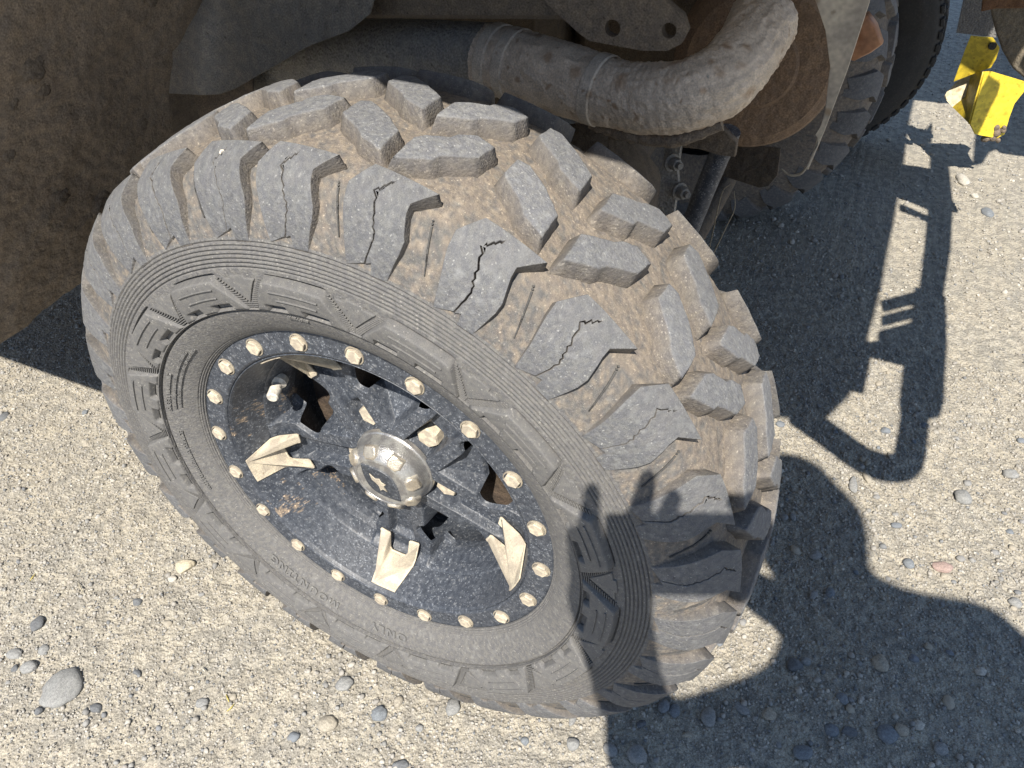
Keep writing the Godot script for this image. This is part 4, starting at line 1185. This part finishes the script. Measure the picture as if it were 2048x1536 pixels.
# ---------------------------------------------------------------- the photographer, behind the camera; only the shadow is in view
func blob(b: Mb, bones: Array, cell: float, k: float, colour: Callable) -> void:
	var lo := Vector3.INF; var hi := -Vector3.INF
	for q in bones:
		var m: float = maxf(q[2], q[3]) + cell * 3
		lo = lo.min(q[0] - Vector3.ONE * m).min(q[1] - Vector3.ONE * m)
		hi = hi.max(q[0] + Vector3.ONE * m).max(q[1] + Vector3.ONE * m)
	var n := Vector3i(((hi - lo) / cell).ceil()) + Vector3i.ONE
	var f := PackedFloat32Array(); f.resize(n.x * n.y * n.z)
	var sx := n.y * n.z; var sy := n.z
	for q in bones:
		var a: Vector3 = q[0]; var d: Vector3 = q[1] - q[0]
		var l2 := maxf(d.length_squared(), 1e-8)
		var m: float = maxf(q[2], q[3]) + 5.0 / k
		var i0 := Vector3i(((a.min(q[1]) - Vector3.ONE * m - lo) / cell).floor()).clamp(Vector3i.ZERO, n - Vector3i.ONE)
		var i1 := Vector3i(((a.max(q[1]) + Vector3.ONE * m - lo) / cell).ceil()).clamp(Vector3i.ZERO, n - Vector3i.ONE)
		for x in range(i0.x, i1.x + 1):
			for y in range(i0.y, i1.y + 1):
				for z in range(i0.z, i1.z + 1):
					var p := lo + Vector3(x, y, z) * cell
					var t := clampf((p - a).dot(d) / l2, 0, 1)
					var dist := p.distance_to(a + d * t) - lerpf(q[2], q[3], t)
					if dist < m: f[x * sx + y * sy + z] += exp(-k * dist)
	var ids := {}
	for x in n.x - 1:
		for y in n.y - 1:
			for z in n.z - 1:
				var base := x * sx + y * sy + z
				var inside := 0
				for c in 8:
					if f[base + (sx if c & 1 else 0) + (sy if c & 2 else 0) + (1 if c & 4 else 0)] > 1.0: inside += 1
				if inside == 0 or inside == 8: continue
				var sum := Vector3.ZERO; var cnt := 0
				for e in [[0, 1], [2, 3], [4, 5], [6, 7], [0, 2], [1, 3], [4, 6], [5, 7], [0, 4], [1, 5], [2, 6], [3, 7]]:
					var va := log(f[base + (sx if e[0] & 1 else 0) + (sy if e[0] & 2 else 0) + (1 if e[0] & 4 else 0)] + 1e-9)
					var vb := log(f[base + (sx if e[1] & 1 else 0) + (sy if e[1] & 2 else 0) + (1 if e[1] & 4 else 0)] + 1e-9)
					if (va > 0) != (vb > 0):
						var t := va / (va - vb)
						var pa := Vector3(e[0] & 1, (e[0] >> 1) & 1, (e[0] >> 2) & 1); var pb := Vector3(e[1] & 1, (e[1] >> 1) & 1, (e[1] >> 2) & 1)
						sum += pa.lerp(pb, t); cnt += 1
				var w := lo + (Vector3(x, y, z) + sum / cnt) * cell
				ids[base] = b.add(w, colour.call(w))
	for base in ids:
		var x: int = base / sx; var y: int = (base / sy) % n.y; var z: int = base % n.z
		for q in [[sx, sy, 1], [sy, 1, sx], [1, sx, sy]]:
			if f[base] > 1.0 == (f[base + q[0]] > 1.0): continue
			var u: int = base - q[1]; var v: int = base - q[2]; var w: int = base - q[1] - q[2]
			if not (ids.has(u) and ids.has(v) and ids.has(w)): continue
			if f[base] > 1.0: b.quad(ids[base], ids[v], ids[w], ids[u])
			else: b.quad(ids[base], ids[u], ids[w], ids[v])

func make_person() -> void:
	var eye := Vector3(.44105, 1.14768, .48508)
	var R := Vector3(.90552779, -.03162173, -.42310695); var U := Vector3(-.25525414, .75596904, -.60279029); var B := Vector3(.33891703, .65384316, .6764794)
	var at := func(x: float, y: float, z: float) -> Vector3: return eye + R * x + U * y + B * z
	var pn := thing("person", Vector3(.95, 0, .72), "person in a dark jacket holding a telephone over the wheel, seen only by shadow", "person")
	var o := pn.position
	var head := Vector3(.865, 1.60, .672); var neck := Vector3(.895, 1.47, .70)
	var sr := Vector3(1.10, 1.37, .64); var sl := Vector3(.883, 1.36, .80)
	var hr := Vector3(1.03, .93, .68); var hl := Vector3(.88, .93, .82)
	var er: Vector3 = Vector3(.97, 1.16, .60); var el := Vector3(.608, 1.07, .756)
	var wl: Vector3 = at.call(.014, -.150, .075); var wr: Vector3 = at.call(.215, -.055, .085)
	var pl: Vector3 = at.call(-.004, -.058, .040); var pr: Vector3 = at.call(.160, -.018, .040)
	var bones := [[head, head + Vector3(-.01, .05, -.01), .088, .092], [head, head + Vector3(-.035, -.075, -.035), .075, .05], [neck, head - Vector3(0, .06, 0), .062, .058], [neck, sr, .05, .068], [neck, sl, .05, .062], [(sr + sl) / 2 - Vector3(0, .10, 0), (hr + hl) / 2 + Vector3(0, .08, 0), .125, .12], [sr - Vector3(0, .08, 0), hr + Vector3(0, .1, 0), .095, .10], [sl - Vector3(-.02, .12, 0), hl + Vector3(0, .1, 0), .085, .10], [hr, hl, .12, .12], [sr, er, .062, .050], [er, wr, .048, .034], [sl, el, .056, .046], [el, wl, .050, .044], [hr, Vector3(1.06, .50, .63), .088, .060], [Vector3(1.06, .50, .63), Vector3(1.09, .09, .70), .058, .045], [hl, Vector3(.86, .50, .80), .088, .060], [Vector3(.86, .50, .80), Vector3(.88, .09, .88), .058, .045], [Vector3(1.09, .05, .71), Vector3(.97, .04, .56), .05, .042], [Vector3(.88, .05, .89), Vector3(.76, .04, .74), .05, .042]]
	for q in bones: q[0] -= o; q[1] -= o
	var skin := Color(0.45, 0.28, 0.20)
	var body := Mb.new()
	blob(body, bones, 0.022, 45.0, func(p: Vector3) -> Color:
		if p.y < 0.10: return Color(0.08, 0.06, 0.05)
		if p.y < 0.95: return Color(0.06, 0.08, 0.14)
		if p.y > 1.47: return skin
		return Color(0.10, 0.11, 0.12))
	# hands: palms with five fingers each, in finer cells
	var hands := [[[wl, pl, .040, .042], [pl, at.call(.012, -.020, .042), .036, .026],
		[pl + R * -.010, at.call(-.030, -.020, .030), .014, .011], [at.call(-.030, -.020, .030), at.call(-.034, .005, .016), .011, .0085],
		[pl + U * .012, at.call(-.020, .012, .032), .011, .010], [at.call(-.020, .012, .032), at.call(-.016, .046, .024), .010, .0085],
		[pl + R * .014 + U * .012, at.call(.022, .018, .034), .011, .010], [at.call(.022, .018, .034), at.call(.034, .056, .024), .010, .0085],
		[pl + R * .022 + U * .006, at.call(.046, .012, .036), .010, .009], [at.call(.046, .012, .036), at.call(.056, .040, .026), .009, .008],
		[pl + R * .026 - U * .004, at.call(.058, -.008, .036), .009, .008], [at.call(.058, -.008, .036), at.call(.072, .010, .026), .008, .007]],
		[[wr, pr, .028, .032],
		[pr + R * -.008 - U * .01, at.call(.135, -.050, .032), .014, .011], [at.call(.135, -.050, .032), at.call(.112, -.044, .026), .011, .009],
		[pr + U * .014, at.call(.140, .024, .034), .011, .010], [at.call(.140, .024, .034), at.call(.112, .038, .026), .010, .0085],
		[pr + U * .016 + R * .006, at.call(.156, .028, .034), .011, .010], [at.call(.156, .028, .034), at.call(.134, .040, .024), .010, .0085],
		[pr + R * .012 + U * .008, at.call(.170, .016, .034), .010, .009], [at.call(.170, .016, .034), at.call(.158, .032, .022), .009, .008],
		[pr + R * .016 - U * .002, at.call(.178, .002, .034), .009, .008], [at.call(.178, .002, .034), at.call(.170, .018, .022), .008, .007]]]
	for h in hands:
		for q in h: q[0] -= o; q[1] -= o
		blob(body, h, 0.0055, 260.0, func(_p): return skin)
	obj("body", body, M.cloth, pn)
	var hb := Mb.new()
	blob(hb, [[head - o + Vector3(.012, .055, .012), head - o + Vector3(-.02, .075, -.02), .092, .085], [head - o + Vector3(.05, 0, .05), head - o + Vector3(.03, .05, .03), .06, .07]], 0.018, 60.0, func(_p): return Color(0.06, 0.04, 0.03))
	obj("hair", hb, M.cloth, pn)
	var fwd := Vector3(-.69, -.1, -.72).normalized(); var left := Vector3(-.72, 0, .69)
	var nb := Mb.new()
	sweep(nb, [head - o + fwd * .078 + Vector3(0, .02, 0), head - o + fwd * .093 - Vector3(0, .008, 0), head - o + fwd * .100 - Vector3(0, .024, 0)], [.007, .010, .012], 10, 0, 1, skin, 3)
	obj("nose", nb, M.cloth, pn)
	for sgn in [-1, 1]:
		var eb := Mb.new()
		sweep(eb, [head - o + fwd * .078 + left * sgn * .032 + Vector3(0, .018, 0), head - o + fwd * .086 + left * sgn * .032 + Vector3(0, .018, 0)], [.010, .006], 10, 0, 1, Color(0.6, 0.58, 0.55), 2)
		obj("eye", eb, M.cloth, pn)
		var ib := Mb.new()
		sweep(ib, [head - o + left * sgn * .088 + Vector3(0, .03, 0), head - o + left * sgn * .094, head - o + left * sgn * .088 - Vector3(0, .03, 0)], [.008, .012, .007], 10, 0, 1, skin, 3)
		obj("ear", ib, M.cloth, pn)
	var mb := Mb.new()
	sweep(mb, [head - o + fwd * .080 + left * .022 - Vector3(0, .052, 0), head - o + fwd * .090 - Vector3(0, .054, 0), head - o + fwd * .080 - left * .022 - Vector3(0, .052, 0)], [.004, .006, .004], 8, 0, 1, Color(0.38, 0.18, 0.15), 3)
	obj("mouth", mb, M.cloth, pn)
	# the telephone
	var pm: Vector3 = at.call(.078, -.014, .0165)
	var ph := thing("telephone", pm, "black telephone held level in both hands of the person", "telephone")
	var turn := Basis(R, U, B)
	var tb := Mb.new()
	box(tb, Vector3(-.081, -.039, -.0045), Vector3(.081, .039, .0045), .0025, Color(0.03, 0.03, 0.03), turn)
	obj("case", tb, M.paint, ph)
	var sb := Mb.new()
	box(sb, Vector3(-.076, -.035, .0046), Vector3(.076, .035, .0052), .0002, Color(0.02, 0.02, 0.02), turn)
	obj("screen", sb, M.glass, ph)

# ---------------------------------------------------------------- everything
func _ready() -> void:
	var cam := Camera3D.new()
	cam.name = "camera"
	cam.transform = Transform3D(Basis(Vector3(.90552779, -.03162173, -.42310695), Vector3(-.25525414, .75596904, -.60279029), Vector3(.33891703, .65384316, .6764794)).orthonormalized(), Vector3(.44104733, 1.14767739, .48508226))
	cam.fov = 51.247; cam.near = 0.02; cam.far = 200.0
	add_child(cam)
	cam.current = true
	var env := Environment.new()
	env.tonemap_mode = Environment.TONE_MAPPER_LINEAR
	env.tonemap_exposure = 1.78
	env.sdfgi_enabled = true; env.ssao_enabled = true; env.ssil_enabled = true
	env.background_mode = Environment.BG_SKY
	var sky := Sky.new()
	var sm := ProceduralSkyMaterial.new()
	sm.sky_top_color = Color(0.40, 0.51, 0.66); sm.sky_horizon_color = Color(0.80, 0.83, 0.86); sm.sky_curve = 0.14
	sm.ground_horizon_color = Color(0.6, 0.58, 0.52); sm.ground_bottom_color = Color(0.4, 0.37, 0.32)
	sm.sun_angle_max = 1.0
	sky.sky_material = sm
	env.sky = sky
	var we := WorldEnvironment.new(); we.name = "world"; we.environment = env
	add_child(we)
	var sun := DirectionalLight3D.new(); sun.name = "sun"
	sun.light_energy = 1.5; sun.light_color = Color(1.0, 0.965, 0.91); sun.light_angular_distance = 0.53
	sun.shadow_enabled = true
	add_child(sun)
	sun.look_at_from_position(Vector3(.179, .783, .596) * 20.0, Vector3.ZERO, Vector3.UP)
	noise.seed = 4; noise.frequency = 1.0; noise.fractal_octaves = 3; noise.noise_type = FastNoiseLite.TYPE_SIMPLEX_SMOOTH
	rough_noise.seed = 17; rough_noise.frequency = 0.5; rough_noise.fractal_octaves = 4
	rng.seed = 2024
	make_materials()
	for m in M.values(): m.cull_mode = BaseMaterial3D.CULL_DISABLED
	make_profile()
	var t0 := Time.get_ticks_msec()
	make_ground()
	print("ground ", Time.get_ticks_msec() - t0)
	make_truck()
	print("truck ", Time.get_ticks_msec() - t0)
	make_neighbours()
	make_stones()
	print("stones ", Time.get_ticks_msec() - t0)
	make_person()
	print("person ", Time.get_ticks_msec() - t0)
